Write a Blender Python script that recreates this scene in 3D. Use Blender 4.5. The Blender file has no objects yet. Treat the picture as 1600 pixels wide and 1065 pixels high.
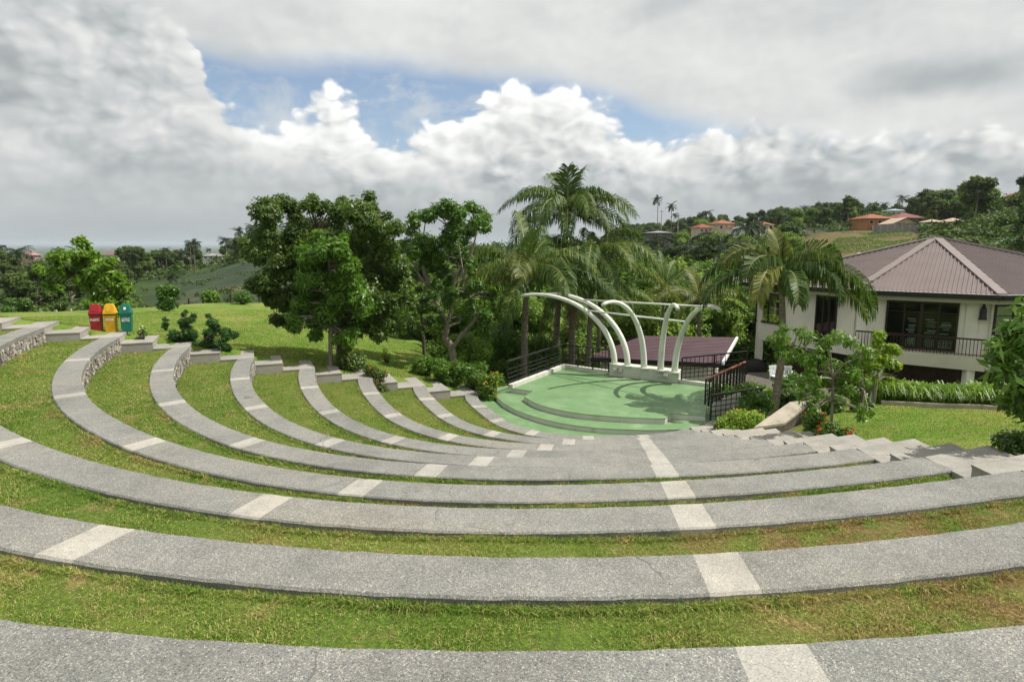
import bpy, math, random
import numpy as np
from mathutils import Vector, Matrix
R = math.radians
scene = bpy.context.scene
col = scene.collection
# ------------------------------------------------------------------ camera, sun, sky, exposure
CZ = 5.78                         # eye height above the lower green floor of the stage
PITCH = math.atan(152.5 / 1000.0)
cam = bpy.data.cameras.new("camera"); cam.sensor_width = 36; cam.lens = 22.5
cam.clip_start = 0.05; cam.clip_end = 60000
camo = bpy.data.objects.new("camera", cam); col.objects.link(camo)
camo.location = (0, 0, CZ); camo.rotation_euler = (R(90) - PITCH, 0, 0)
scene.camera = camo
scene.view_settings.view_transform = 'Standard'; scene.view_settings.look = 'None'
scene.cycles.max_bounces = 6; scene.cycles.diffuse_bounces = 3; scene.cycles.glossy_bounces = 2; scene.cycles.volume_bounces = 0
scene.view_settings.exposure = 0.18; scene.view_settings.gamma = 1.0
SUN = Vector((0.62, 0.02, 1.0)).normalized()          # towards the sun
SUN_EL = math.asin(SUN.z); SUN_AZ = math.atan2(SUN.x, SUN.y)
sl = bpy.data.lights.new("sun", 'SUN'); sl.energy = 4.7; sl.angle = R(0.55); sl.color = (1.0, 0.95, 0.86)
so = bpy.data.objects.new("sun", sl); col.objects.link(so)
so.rotation_euler = SUN.to_track_quat('Z', 'Y').to_euler()

class G:
    """small helper for node graphs"""
    def __init__(s, nt): s.nt = nt
    def n(s, t, ins=None, **kw):
        nd = s.nt.nodes.new(t)
        for k, v in kw.items(): setattr(nd, k, v)
        for k, v in (ins or {}).items(): s.put(nd.inputs[k], v)
        return nd
    def put(s, sock, v):
        if isinstance(v, bpy.types.NodeSocket): s.nt.links.new(v, sock)
        else:
            if sock.type == 'RGBA' and not hasattr(v, '__len__'): v = (v, v, v, 1)
            if sock.type == 'RGBA' and len(v) == 3: v = (*v, 1)
            sock.default_value = v
    def m(s, op, a, b=0.0, c=None):
        ins = {0: a, 1: b}
        if c is not None: ins[2] = c
        return s.n('ShaderNodeMath', ins, operation=op).outputs[0]
    def add(s, a, b): return s.m('ADD', a, b)
    def sub(s, a, b): return s.m('SUBTRACT', a, b)
    def mul(s, a, b): return s.m('MULTIPLY', a, b)
    def sstep(s, x, lo, hi, a=0.0, b=1.0):
        return s.n('ShaderNodeMapRange', {0: x, 1: lo, 2: hi, 3: a, 4: b}, interpolation_type='SMOOTHSTEP').outputs[0]
    def lin(s, x, lo, hi, a=0.0, b=1.0):
        return s.n('ShaderNodeMapRange', {0: x, 1: lo, 2: hi, 3: a, 4: b}).outputs[0]
    def mix(s, f, a, b, blend='MIX'):
        nd = s.nt.nodes.new('ShaderNodeMix'); nd.data_type = 'RGBA'; nd.blend_type = blend
        s.put(nd.inputs[0], f); s.put(nd.inputs[6], a); s.put(nd.inputs[7], b)
        return nd.outputs[2]
    def noise(s, vec, scale, detail=4, rough=0.55, dist=0.0, dim='3D', lac=2.0):
        nd = s.n('ShaderNodeTexNoise', {'Scale': scale, 'Detail': detail, 'Roughness': rough, 'Distortion': dist, 'Lacunarity': lac}, noise_dimensions=dim)
        if vec is not None: s.put(nd.inputs['Vector'], vec)
        return nd.outputs[0]
    def vor(s, vec, scale, feature='F1', out=0):
        nd = s.n('ShaderNodeTexVoronoi', {'Scale': scale}, feature=feature)
        if vec is not None: s.put(nd.inputs['Vector'], vec)
        return nd.outputs[out]
    def ramp(s, f, stops):
        nd = s.nt.nodes.new('ShaderNodeValToRGB'); cr = nd.color_ramp
        while len(cr.elements) < len(stops): cr.elements.new(0.5)
        for e, (p, c) in zip(cr.elements, stops):
            e.position = p; e.color = (*c, 1) if hasattr(c, '__len__') else (c, c, c, 1)
        s.put(nd.inputs[0], f); return nd.outputs[0]
    def xyz(s, x, y, z): return s.n('ShaderNodeCombineXYZ', {0: x, 1: y, 2: z}).outputs[0]
    def sep(s, v): return s.n('ShaderNodeSeparateXYZ', {0: v}).outputs
    def attr(s, name): return s.n('ShaderNodeAttribute', attribute_name=name)

def build_sky():
    w = bpy.data.worlds.new("World"); scene.world = w; w.use_nodes = True
    nt = w.node_tree; nt.nodes.clear(); g = G(nt)
    dirv = g.n('ShaderNodeTexCoord').outputs['Generated']
    x, y, z = g.sep(dirv)
    az = g.mul(g.m('ARCTAN2', x, y), 57.29578)
    el = g.mul(g.m('ARCSINE', z), 57.29578)
    sky = g.n('ShaderNodeTexSky', sky_type='NISHITA', sun_disc=False)
    sky.sun_elevation = SUN_EL; sky.sun_rotation = SUN_AZ; sky.altitude = 300; sky.dust_density = 1.2; sky.ozone_density = 1.6
    blue = g.mix(1.0, sky.outputs[0], (SKY_K, SKY_K, SKY_K), 'MULTIPLY')
    # cloud space: degrees of azimuth / elevation, clouds flattened towards the horizon
    p = g.xyz(g.mul(az, 0.10), g.mul(el, 0.15), 0.0)
    def vadd(a_, b_): return g.n('ShaderNodeVectorMath', {0: a_, 1: b_}).outputs[0]
    wc = vadd(g.n('ShaderNodeTexNoise', {'Vector': p, 'Scale': 1.6, 'Detail': 3}).outputs['Color'], (-0.5, -0.5, -0.5))
    warp = vadd(p, g.n('ShaderNodeVectorMath', {0: wc, 1: (0.35, 0.35, 0.0)}, operation='MULTIPLY').outputs[0])
    def height(q, fine=True):
        n = g.noise(q, 1.0, 9 if fine else 5, 0.56)
        v1 = g.n('ShaderNodeTexVoronoi', {'Vector': q, 'Scale': 1.25, 'Smoothness': 0.5}, feature='SMOOTH_F1', voronoi_dimensions='2D').outputs[0]
        v2 = g.n('ShaderNodeTexVoronoi', {'Vector': q, 'Scale': 3.4, 'Smoothness': 0.5}, feature='SMOOTH_F1', voronoi_dimensions='2D').outputs[0]
        v3 = g.n('ShaderNodeTexVoronoi', {'Vector': q, 'Scale': 8.5, 'Smoothness': 0.4}, feature='SMOOTH_F1', voronoi_dimensions='2D').outputs[0]
        return g.add(g.mul(n, 0.75), g.add(g.mul(g.sub(0.6, v1), 0.34), g.add(g.mul(g.sub(0.6, v2), 0.17), g.mul(g.sub(0.6, v3), 0.11))))
    n1 = height(warp); n2 = height(vadd(warp, (0.075, 0.11, 0.0)), False)
    relief = g.m('MAXIMUM', g.m('MINIMUM', g.sub(n1, n2), 0.16), -0.14)
    big = g.noise(g.xyz(g.mul(az, 0.035), g.mul(el, 0.08), 3.0), 1.0, 5, 0.5)
    soft = g.noise(g.xyz(g.mul(az, 0.07), g.mul(el, 0.16), 9.0), 1.0, 7, 0.55)
    wob = g.mul(g.sub(n1, 0.53), 11.0); wob2 = g.mul(g.sub(soft, 0.5), 9.0)
    # lower edge of the blue gap = tops of the cumulus bank, upper edge = rim of the high sheet
    def curve(pts):
        nd = nt.nodes.new('ShaderNodeFloatCurve'); c = nd.mapping.curves[0]
        lo, hi = pts[0][0], pts[-1][0]
        q = [((a - lo) / (hi - lo), b / 40.0) for a, b in pts]
        while len(c.points) < len(q): c.points.new(0.5, 0.5)
        for cp, (a, b) in zip(c.points, q): cp.location = (a, b); cp.handle_type = 'AUTO'
        nd.mapping.update()
        g.put(nd.inputs['Value'], g.lin(az, lo, hi))
        return g.mul(nd.outputs[0], 40.0)
    lowe = curve(LOW); upe = curve(UPP)
    tops = g.sub(g.add(lowe, wob), el)                         # >0 below the bank's top
    rim = g.sub(el, g.add(upe, g.mul(wob2, 0.45)))             # >0 above the sheet's rim
    bank = g.sstep(tops, -0.45, 0.85)
    sheet = g.sstep(rim, -1.8, 1.2)
    wis = g.add(0.10, g.mul(g.sstep(g.noise(warp, 2.2, 7, 0.62), 0.42, 0.70), 0.55))
    cov = g.m('MAXIMUM', g.m('MAXIMUM', bank, sheet), wis)
    b_sheet = g.add(g.add(0.645, g.mul(g.sub(big, 0.5), 0.30)), g.add(g.mul(g.sub(soft, 0.5), 0.30), g.mul(relief, 0.20)))
    dk = g.mul(g.sstep(g.m('ABSOLUTE', g.sub(az, 32.5)), 8.5, 2.0), g.sstep(g.m('ABSOLUTE', g.sub(el, g.add(11.6, g.mul(wob2, 0.25)))), 2.0, 0.2))
    b_sheet = g.sub(b_sheet, g.mul(dk, 0.17))
    dk2 = g.mul(g.sstep(g.m('ABSOLUTE', g.sub(az, 12.5)), 5.0, 1.0), g.sstep(g.m('ABSOLUTE', g.sub(el, g.add(18.6, g.mul(g.sub(az, 12.5), 0.25)))), 1.3, 0.2))
    b_sheet = g.sub(b_sheet, g.mul(dk2, 0.11))
    crest = g.mul(g.sstep(tops, 6.0, 0.2), g.sstep(g.m('ABSOLUTE', g.sub(az, -3.0)), 26.0, 14.0))
    b_bank = g.add(g.add(0.58, g.mul(relief, g.sstep(az, -28.0, -10.0, 0.6, 1.5))), g.add(g.mul(crest, 0.32), g.mul(g.sub(big, 0.5), 0.26)))
    b_bank = g.add(b_bank, g.mul(g.sub(n1, 0.53), g.sstep(az, -28.0, -10.0, 0.55, 0.30)))
    horiz = g.sstep(el, 9.0, 1.0)
    b_bank = g.add(g.mul(b_bank, g.sub(1.0, horiz)), g.mul(horiz, g.add(0.445, g.mul(g.sub(soft, 0.5), 0.24))))
    pick = g.mul(bank, g.sstep(g.sub(el, lowe), 4.5, -0.5))
    bright = g.m('MAXIMUM', g.m('MINIMUM', g.add(g.mul(b_bank, pick), g.mul(b_sheet, g.sub(1.0, pick))), 0.95), 0.26)
    tint = g.mix(g.sstep(bright, 0.3, 0.75), (0.92, 1.0, 1.03), (1.0, 1.01, 0.99))
    cl = g.mix(1.0, tint, bright, 'MULTIPLY')
    dn = g.sstep(el, 0.2, -3.0)
    allc = g.mix(cov, blue, cl)
    allc = g.mix(dn, allc, (0.30, 0.36, 0.38))
    # under the cloud deck overhead the light is that of the deck itself
    bg = g.n('ShaderNodeBackground', {'Color': allc, 'Strength': SKY_S})
    o = g.n('ShaderNodeOutputWorld'); nt.links.new(bg.outputs[0], o.inputs[0])
SKY_K = 0.115        # nishita radiance seen through the gap
SKY_S = 1.0
LOW = [(-60, 22.9), (-40, 20.4), (-33, 18.9), (-28, 17.4), (-25, 13.9), (-22.5, 10.1), (-20, 9.5), (-17.5, 11.5), (-13, 11.9), (-11, 10.1), (-6, 9.9), (-1.5, 12.5), (4, 13.2), (9, 11.9), (11, 10.3), (18, 10.3), (24, 8.9), (40, 7.9), (60, 7.9)]
UPP = [(-60, 13.5), (-40, 14.0), (-30, 15.0), (-25, 15.1), (-18, 14.5), (-8, 14.5), (0, 14.1), (6, 12.7), (12, 11.1), (18, 9.5), (24, 8.0), (40, 5.5), (60, 5.5)]
build_sky()

# ------------------------------------------------------------------ picture geometry -> place geometry
_c, _s = math.cos(PITCH), math.sin(PITCH)
def ray(px, py):
    a, b = px - 800.0, py - 532.5
    return a, 1000 * _c - b * _s, -1000 * _s - b * _c
def P(px, py, z):                 # point of the place seen at px,py (1600 px photo) lying at height z
    x, y, dz = ray(px, py); t = (z - CZ) / dz
    return Vector((x * t, y * t, z))
def Dp(px, py, d):                # point seen at px,py at forward distance d
    x, y, dz = ray(px, py); t = d / y
    return Vector((x * t, d, CZ + dz * t))
def pxsize(d): return d / 1000.0

# ------------------------------------------------------------------ mesh helpers
class MB:
    def __init__(s): s.v = []; s.f = []
    def add(s, vs, fs):
        o = len(s.v); s.v += [tuple(q) for q in vs]; s.f += [tuple(i + o for i in f) for f in fs]; return s
    def hexa(s, b, t):            # 4 bottom + 4 top points (counter-clockwise)
        return s.add(list(b) + list(t), [(3, 2, 1, 0), (4, 5, 6, 7), (0, 1, 5, 4), (1, 2, 6, 5), (2, 3, 7, 6), (3, 0, 4, 7)])
    def box(s, c, size, rz=0.0, tilt=None):
        hx, hy, hz = size[0] / 2, size[1] / 2, size[2] / 2
        M = Matrix.Rotation(rz, 3, 'Z')
        if tilt is not None: M = tilt
        q = [Vector(c) + M @ Vector((a * hx, b * hy, e * hz)) for e in (-1, 1) for a, b in ((-1, -1), (1, -1), (1, 1), (-1, 1))]
        return s.hexa(q[:4], q[4:])
    def beam(s, a, b, w, h, up=Vector((0, 0, 1))):
        a, b = Vector(a), Vector(b); d = (b - a); L = d.length
        if L < 1e-6: return s
        d /= L; x = d.cross(up)
        if x.length < 1e-4: x = Vector((1, 0, 0))
        x.normalize(); u = x.cross(d)
        q = [p + x * (i * w / 2) + u * (j * h / 2) for p in (a, b) for i, j in ((-1, -1), (1, -1), (1, 1), (-1, 1))]
        return s.hexa(q[:4], q[4:])
    def tube(s, pts, rad, n=8, cap=True):
        pts = [Vector(p) for p in pts]
        if not hasattr(rad, '__len__'): rad = [rad] * len(pts)
        rings = []; prev = None
        for i, p in enumerate(pts):
            t = (pts[min(i + 1, len(pts) - 1)] - pts[max(i - 1, 0)])
            if t.length < 1e-9: t = Vector((0, 0, 1))
            t.normalize()
            x = prev - t * prev.dot(t) if prev is not None else t.orthogonal()
            if x.length < 1e-6: x = t.orthogonal()
            x.normalize(); prev = x; yv = t.cross(x)
            rings.append([p + (x * math.cos(2 * math.pi * k / n) + yv * math.sin(2 * math.pi * k / n)) * rad[i] for k in range(n)])
        vs = [q for r_ in rings for q in r_]; fs = []
        for i in range(len(pts) - 1):
            for k in range(n):
                k2 = (k + 1) % n; fs.append((i * n + k, i * n + k2, (i + 1) * n + k2, (i + 1) * n + k))
        if cap: fs += [tuple(range(n - 1, -1, -1)), tuple((len(pts) - 1) * n + k for k in range(n))]
        return s.add(vs, fs)
    def prism(s, poly, z0, z1):
        n = len(poly)
        ar = sum(poly[i][0] * poly[(i + 1) % n][1] - poly[(i + 1) % n][0] * poly[i][1] for i in range(n))
        if ar < 0: poly = list(reversed(poly))
        vs = [(p[0], p[1], z0) for p in poly] + [(p[0], p[1], z1) for p in poly]
        return s.add(vs, [tuple(range(n - 1, -1, -1)), tuple(range(n, 2 * n))] + [(i, (i + 1) % n, n + (i + 1) % n, n + i) for i in range(n)])
    def mesh(s, name, smooth=False):
        me = bpy.data.meshes.new(name); me.from_pydata(s.v, [], s.f); me.update()
        if smooth: me.polygons.foreach_set('use_smooth', [True] * len(me.polygons))
        return me
    def build(s, name, mat, parent=None, smooth=False):
        return link(name, s.mesh(name, smooth), mat, parent)
def link(name, me, mat=None, parent=None):
    o = bpy.data.objects.new(name, me); col.objects.link(o)
    if mat is not None and not me.materials: me.materials.append(mat)
    if parent is not None:
        o.parent = parent; o.matrix_parent_inverse = Matrix.Translation(-Vector(parent.location)) if parent.rotation_euler.z == 0 else (Matrix.LocRotScale(parent.location, parent.rotation_euler, None)).inverted()
    return o
def tag(o, label=None, cat=None, group=None, kind=None):
    for k, v in (('label', label), ('category', cat), ('group', group), ('kind', kind)):
        if v: o[k] = v
    return o
def thing(name, loc, label, cat, group=None):
    o = bpy.data.objects.new(name, None); col.objects.link(o); o.location = loc; o.empty_display_size = 0.2
    return tag(o, label, cat, group)
def struct(o): o['kind'] = 'structure'; return o
def quads_np(name, V, nper, attrs=None):
    """V: (N, nper, 3) -> one mesh of N faces; attrs: {name: per-face values}"""
    N = V.shape[0]; me = bpy.data.meshes.new(name)
    me.vertices.add(N * nper); me.vertices.foreach_set('co', V.reshape(-1).astype(np.float32))
    me.loops.add(N * nper); me.loops.foreach_set('vertex_index', np.arange(N * nper, dtype=np.int32))
    me.polygons.add(N); me.polygons.foreach_set('loop_start', np.arange(0, N * nper, nper, dtype=np.int32))
    me.polygons.foreach_set('loop_total', np.full(N, nper, dtype=np.int32))
    me.update(calc_edges=True)
    for k, a in (attrs or {}).items():
        at = me.attributes.new(k, 'FLOAT', 'FACE'); at.data.foreach_set('value', a.astype(np.float32))
    return me
def unit(a): return a / np.maximum(np.linalg.norm(a, axis=-1, keepdims=True), 1e-9)

# ------------------------------------------------------------------ materials
MATS = {}
def material(name, fn):
    m = bpy.data.materials.new(name); m.use_nodes = True; nt = m.node_tree; nt.nodes.clear(); g = G(nt)
    out = g.n('ShaderNodeOutputMaterial'); s = fn(g); nt.links.new(s, out.inputs[0]); MATS[name] = m; return m
def pbsdf(g, color, rough=0.7, bump=None, bstr=0.3, bdist=0.02, spec=0.35, metal=0.0, **kw):
    ins = {'Base Color': color, 'Roughness': rough, 'Metallic': metal, 'Specular IOR Level': spec}
    nd = g.n('ShaderNodeBsdfPrincipled', ins)
    for k, v in kw.items(): g.put(nd.inputs[k], v)
    if bump is not None:
        b = g.n('ShaderNodeBump', {'Height': bump, 'Strength': bstr, 'Distance': bdist}); g.nt.links.new(b.outputs[0], nd.inputs['Normal'])
    return nd.outputs[0]
def pos(g): return g.n('ShaderNodeNewGeometry').outputs['Position']
def scaled(g, f):
    return tuple(f)

def m_pebble(dark, light, mean, stain=True):
    def fn(g):
        p = pos(g)
        v = g.vor(p, 230.0, out=1); vv = g.sep(v)[0]
        v2 = g.sep(g.vor(p, 120.0, out=1))[1]
        f = g.add(g.mul(vv, 0.65), g.mul(v2, 0.35))
        c = g.ramp(f, [(0.05, dark), (0.45, mean), (0.72, mean), (0.97, light)])
        big = g.noise(p, 0.9, 6, 0.65); c = g.mix(1.0, c, g.ramp(big, [(0.3, 0.80), (0.5, 1.0), (0.72, 1.12)]), 'MULTIPLY')
        wk = g.n('ShaderNodeVectorMath', {0: p, 1: g.n('ShaderNodeVectorMath', {0: g.n('ShaderNodeTexNoise', {'Vector': p, 'Scale': 1.5, 'Detail': 4}).outputs['Color'], 1: (0.5, 0.5, 0.5)}, operation='MULTIPLY').outputs[0]}).outputs[0]
        cr = g.vor(wk, 0.42, 'DISTANCE_TO_EDGE')
        c = g.mix(g.mul(g.sstep(cr, 0.0035, 0.001), g.sstep(g.noise(p, 0.5, 2), 0.48, 0.58, 0.0, 0.65)), c, (0.09, 0.085, 0.075))
        c = g.mix(1.0, c, g.ramp(g.noise(p, 0.33, 7, 0.7), [(0.3, (0.80, 0.83, 0.82)), (0.5, (1.0, 1.0, 1.0)), (0.7, (1.10, 1.07, 1.0))]), 'MULTIPLY')
        med = g.noise(p, 6.0, 4, 0.6); c = g.mix(1.0, c, g.ramp(med, [(0.3, 0.9), (0.7, 1.08)]), 'MULTIPLY')
        if stain:
            st = g.noise(g.n('ShaderNodeVectorMath', {0: p, 1: (1, 1, 0.2)}, operation='MULTIPLY').outputs[0], 2.1, 3, 0.45)
            c = g.mix(g.sstep(st, 0.735, 0.76, 0.0, 0.6), c, (0.10, 0.10, 0.095))
        return pbsdf(g, c, 0.85, f, 0.5, 0.004, 0.25)
    return fn
material('bench_pebble', m_pebble((0.060, 0.070, 0.072), (0.58, 0.545, 0.46), (0.225, 0.222, 0.206)))
material('bench_band', m_pebble((0.22, 0.21, 0.19), (0.60, 0.575, 0.51), (0.385, 0.368, 0.330), False))
material('stair_concrete', m_pebble((0.19, 0.185, 0.168), (0.50, 0.475, 0.42), (0.325, 0.308, 0.275), False))
def m_stairside(g):
    p = pos(g); f = g.noise(p, 60, 5, 0.7); b = g.noise(p, 2.0, 5, 0.65)
    c = g.ramp(b, [(0.3, (0.30, 0.27, 0.23)), (0.6, (0.42, 0.38, 0.32)), (0.8, (0.20, 0.19, 0.17))])
    return pbsdf(g, g.mix(0.35, c, g.ramp(f, [(0.3, 0.14), (0.7, 0.5)])), 0.9, f, 0.4, 0.006, 0.2)
material('stair_side', m_stairside)
def m_stone(g):
    p = pos(g); a = g.attr('tint').outputs['Fac']; n = g.noise(p, 9, 5, 0.65)
    c = g.ramp(a, [(0.0, (0.16, 0.14, 0.12)), (0.4, (0.30, 0.28, 0.25)), (0.7, (0.38, 0.34, 0.29)), (1.0, (0.52, 0.49, 0.43))])
    return pbsdf(g, g.mix(1.0, c, g.ramp(n, [(0.3, 0.6), (0.7, 1.15)]), 'MULTIPLY'), 0.9, n, 0.6, 0.02, 0.2)
material('rubble', m_stone)
def m_mortar(g):
    p = pos(g); n = g.noise(p, 7, 5, 0.65)
    return pbsdf(g, g.ramp(n, [(0.3, (0.07, 0.065, 0.055)), (0.7, (0.17, 0.155, 0.13))]), 0.95, n, 0.5, 0.03, 0.1)
material('mortar', m_mortar)
def grass_color(g, p, dry=0.5, hue=0.0):
    big = g.noise(p, 0.33, 5, 0.62); med = g.noise(p, 2.6, 6, 0.7); fine = g.noise(p, 24, 3, 0.7)
    c = g.ramp(big, [(0.28, (0.100, 0.195, 0.022)), (0.48, (0.140, 0.238, 0.032)), (0.66, (0.200, 0.272, 0.048))])
    c = g.mix(g.mul(g.sstep(med, 0.52, 0.70), dry), c, (0.36, 0.285, 0.125))
    c = g.mix(g.mul(g.sstep(g.noise(p, 0.8, 4, 0.6), 0.56, 0.75), dry * 0.9), c, (0.29, 0.205, 0.095))
    dd = g.n('ShaderNodeVectorMath', {0: p, 1: (3.2, 4.6, 4.0)}, operation='DISTANCE').outputs['Value']
    c = g.mix(g.mul(g.sstep(dd, 2.9, 0.8), g.sstep(g.noise(p, 3.4, 6, 0.7), 0.38, 0.60)), c, (0.27, 0.185, 0.085))
    return g.mix(1.0, c, g.ramp(fine, [(0.25, 0.55), (0.5, 0.95), (0.75, 1.3)]), 'MULTIPLY'), fine
def m_turf(g):
    c, f = grass_color(g, pos(g), 0.75)
    c = g.mix(g.sstep(g.noise(pos(g), 42, 3, 0.7), 0.35, 0.6, 0.6, 0.05), c, (0.11, 0.095, 0.045))
    return pbsdf(g, g.mix(1.0, c, (0.74, 0.72, 0.70), 'MULTIPLY'), 0.95, f, 1.0, 0.03, 0.1)
material('turf', m_turf)
def m_blade(g):
    p = pos(g); t = g.attr('tint').outputs['Fac']; c, f = grass_color(g, p, 0.85)
    c = g.mix(g.mul(g.sstep(t, 0.72, 0.9), g.sstep(g.noise(p, 0.7, 3, 0.6), 0.3, 0.62, 0.25, 1.0)), c, (0.50, 0.40, 0.20)); c = g.mix(1.0, c, g.ramp(t, [(0, 0.65), (0.7, 1.65), (1, 1.35)]), 'MULTIPLY')
    a = pbsdf(g, c, 0.6, spec=0.25); b = g.n('ShaderNodeBsdfTranslucent', {'Color': g.mix(1.0, c, (1.3, 1.35, 0.8), 'MULTIPLY')}).outputs[0]
    return g.n('ShaderNodeMixShader', {0: 0.3, 1: a, 2: b}).outputs[0]
material('blade', m_blade)
def m_terrain(g):
    p = pos(g); c, f = grass_color(g, p, 0.7)
    c = g.mix(1.0, c, (0.90, 0.90, 0.95), 'MULTIPLY')
    c = g.mix(g.sstep(g.noise(p, 0.16, 6, 0.7), 0.50, 0.66, 0.0, 0.65), c, (0.27, 0.235, 0.085)); c = g.mix(g.sstep(g.noise(p, 0.55, 6, 0.72), 0.54, 0.68, 0.0, 0.55), c, (0.085, 0.155, 0.022))
    c = g.mix(1.0, c, g.ramp(g.noise(p, 2.3, 6, 0.75), [(0.3, 0.68), (0.5, 1.0), (0.7, 1.22)]), 'MULTIPLY')
    fo = g.attr('forest').outputs['Fac']; fa = g.attr('farm').outputs['Fac']; pl = g.attr('plain').outputs['Fac']; ba = g.attr('bare').outputs['Fac']
    n = g.noise(p, 0.12, 6, 0.7); n2 = g.noise(p, 0.018, 5, 0.65)
    forest = g.ramp(n, [(0.3, (0.015, 0.028, 0.010)), (0.55, (0.045, 0.075, 0.020)), (0.75, (0.085, 0.12, 0.03))])
    farm = g.ramp(g.noise(p, 0.035, 6, 0.65), [(0.38, (0.018, 0.036, 0.024)), (0.52, (0.032, 0.056, 0.030)), (0.60, (0.060, 0.095, 0.036)), (0.72, (0.085, 0.070, 0.042))])
    rows = g.n('ShaderNodeTexWave', {'Vector': p, 'Scale': 0.35, 'Distortion': 1.5, 'Detail': 2}, bands_direction='DIAGONAL').outputs['Fac']
    farm = g.mix(g.mul(rows, 0.45), farm, (0.075, 0.075, 0.05))
    plain = g.ramp(n2, [(0.32, (0.025, 0.045, 0.022)), (0.5, (0.055, 0.085, 0.035)), (0.62, (0.10, 0.13, 0.055)), (0.75, (0.17, 0.17, 0.12))])
    c = g.mix(fo, c, forest); c = g.mix(fa, c, farm); c = g.mix(pl, c, plain)
    c = g.mix(g.attr('crop').outputs['Fac'], c, g.ramp(g.noise(p, 0.5, 5, 0.7), [(0.3, (0.10, 0.085, 0.038)), (0.7, (0.165, 0.130, 0.06))]))
    c = g.mix(ba, c, g.ramp(n, [(0.3, (0.13, 0.09, 0.05)), (0.7, (0.27, 0.20, 0.12))]))
    return pbsdf(g, c, 0.95, f, 0.8, 0.04, 0.1)
material('terrain', m_terrain)

def m_leaf(c0, c1, c2, rough=0.42, trans=0.36, spec=0.4):
    def fn(g):
        t = g.attr('tint').outputs['Fac']; r_ = g.n('ShaderNodeObjectInfo').outputs['Random']
        c = g.ramp(t, [(0.0, c0), (0.55, c1), (1.0, c2)])
        c = g.mix(1.0, c, g.ramp(r_, [(0.0, (0.72, 0.8, 0.8)), (0.5, (1.0, 1.0, 1.0)), (1.0, (1.25, 1.12, 0.95))]), 'MULTIPLY')
        a = pbsdf(g, c, rough, spec=spec)
        b = g.n('ShaderNodeBsdfTranslucent', {'Color': g.mix(1.0, c, (1.35, 1.5, 0.6), 'MULTIPLY')}).outputs[0]
        return g.n('ShaderNodeMixShader', {0: trans, 1: a, 2: b}).outputs[0]
    return fn
material('leaf_dark', m_leaf((0.040, 0.076, 0.014), (0.080, 0.148, 0.022), (0.183, 0.245, 0.040)))
material('leaf_mid', m_leaf((0.053, 0.117, 0.016), (0.100, 0.204, 0.024), (0.195, 0.291, 0.040)))
material('leaf_bright', m_leaf((0.083, 0.168, 0.017), (0.153, 0.281, 0.026), (0.295, 0.398, 0.050)))
material('leaf_yellow', m_leaf((0.13, 0.23, 0.022), (0.24, 0.38, 0.035), (0.42, 0.52, 0.07)))
material('leaf_forest', m_leaf((0.033, 0.059, 0.014), (0.078, 0.128, 0.026), (0.171, 0.219, 0.045), 0.6, 0.2, 0.2))
material('leaf_valley', m_leaf((0.077, 0.148, 0.018), (0.159, 0.265, 0.032), (0.295, 0.377, 0.055), 0.55, 0.25, 0.25))
material('leaf_pine', m_leaf((0.022, 0.062, 0.014), (0.042, 0.11, 0.022), (0.08, 0.17, 0.03), 0.6, 0.15, 0.2))
material('palm_leaf', m_leaf((0.040, 0.078, 0.014), (0.078, 0.138, 0.022), (0.212, 0.240, 0.050), 0.5, 0.3, 0.3))
material('palm_gold', m_leaf((0.06, 0.09, 0.02), (0.13, 0.17, 0.035), (0.42, 0.34, 0.08), 0.5, 0.3, 0.3))
material('palm_far', m_leaf((0.018, 0.034, 0.014), (0.035, 0.058, 0.022), (0.08, 0.10, 0.035), 0.6, 0.15, 0.2))
material('rachis', lambda g: pbsdf(g, (0.24, 0.23, 0.07), 0.5))
material('dead_frond', lambda g: pbsdf(g, g.ramp(g.noise(pos(g), 8, 3), [(0.3, (0.10, 0.06, 0.03)), (0.7, (0.22, 0.14, 0.07))]), 0.9))
def m_bark(c0, c1, sc=7):
    def fn(g):
        p = g.n('ShaderNodeVectorMath', {0: pos(g), 1: (1, 1, 0.35)}, operation='MULTIPLY').outputs[0]
        n = g.noise(p, sc, 6, 0.7); return pbsdf(g, g.ramp(n, [(0.3, c0), (0.7, c1)]), 0.9, n, 0.7, 0.03, 0.15)
    return fn
material('bark_dark', m_bark((0.035, 0.028, 0.02), (0.13, 0.105, 0.08)))
material('bark_pale', m_bark((0.12, 0.10, 0.075), (0.36, 0.32, 0.26)))
def m_palmtrunk(g):
    z = g.sep(pos(g))[2]; w = g.m('FRACT', g.add(g.mul(z, 8.0), g.mul(g.noise(pos(g), 3, 3), 0.8)))
    n = g.noise(pos(g), 9, 5, 0.65)
    c = g.mix(1.0, g.ramp(n, [(0.3, (0.13, 0.11, 0.085)), (0.7, (0.33, 0.29, 0.23))]), g.ramp(w, [(0.0, 0.45), (0.2, 1.0), (1.0, 0.9)]), 'MULTIPLY')
    return pbsdf(g, c, 0.9, w, 0.6, 0.03, 0.15)
material('palm_trunk', m_palmtrunk)
def m_plain(c, rough=0.6, var=0.12, sc=3.0, spec=0.35, bump=0.1, bsc=30):
    def fn(g):
        p = pos(g); n = g.noise(p, sc, 6, 0.65); b = g.noise(p, bsc, 4, 0.6)
        k = g.ramp(n, [(0.25, 1 - 2 * var), (0.5, 1.0), (0.75, 1 + var)])
        return pbsdf(g, g.mix(1.0, c, k, 'MULTIPLY'), rough, b, bump, 0.01, spec)
    return fn
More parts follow.
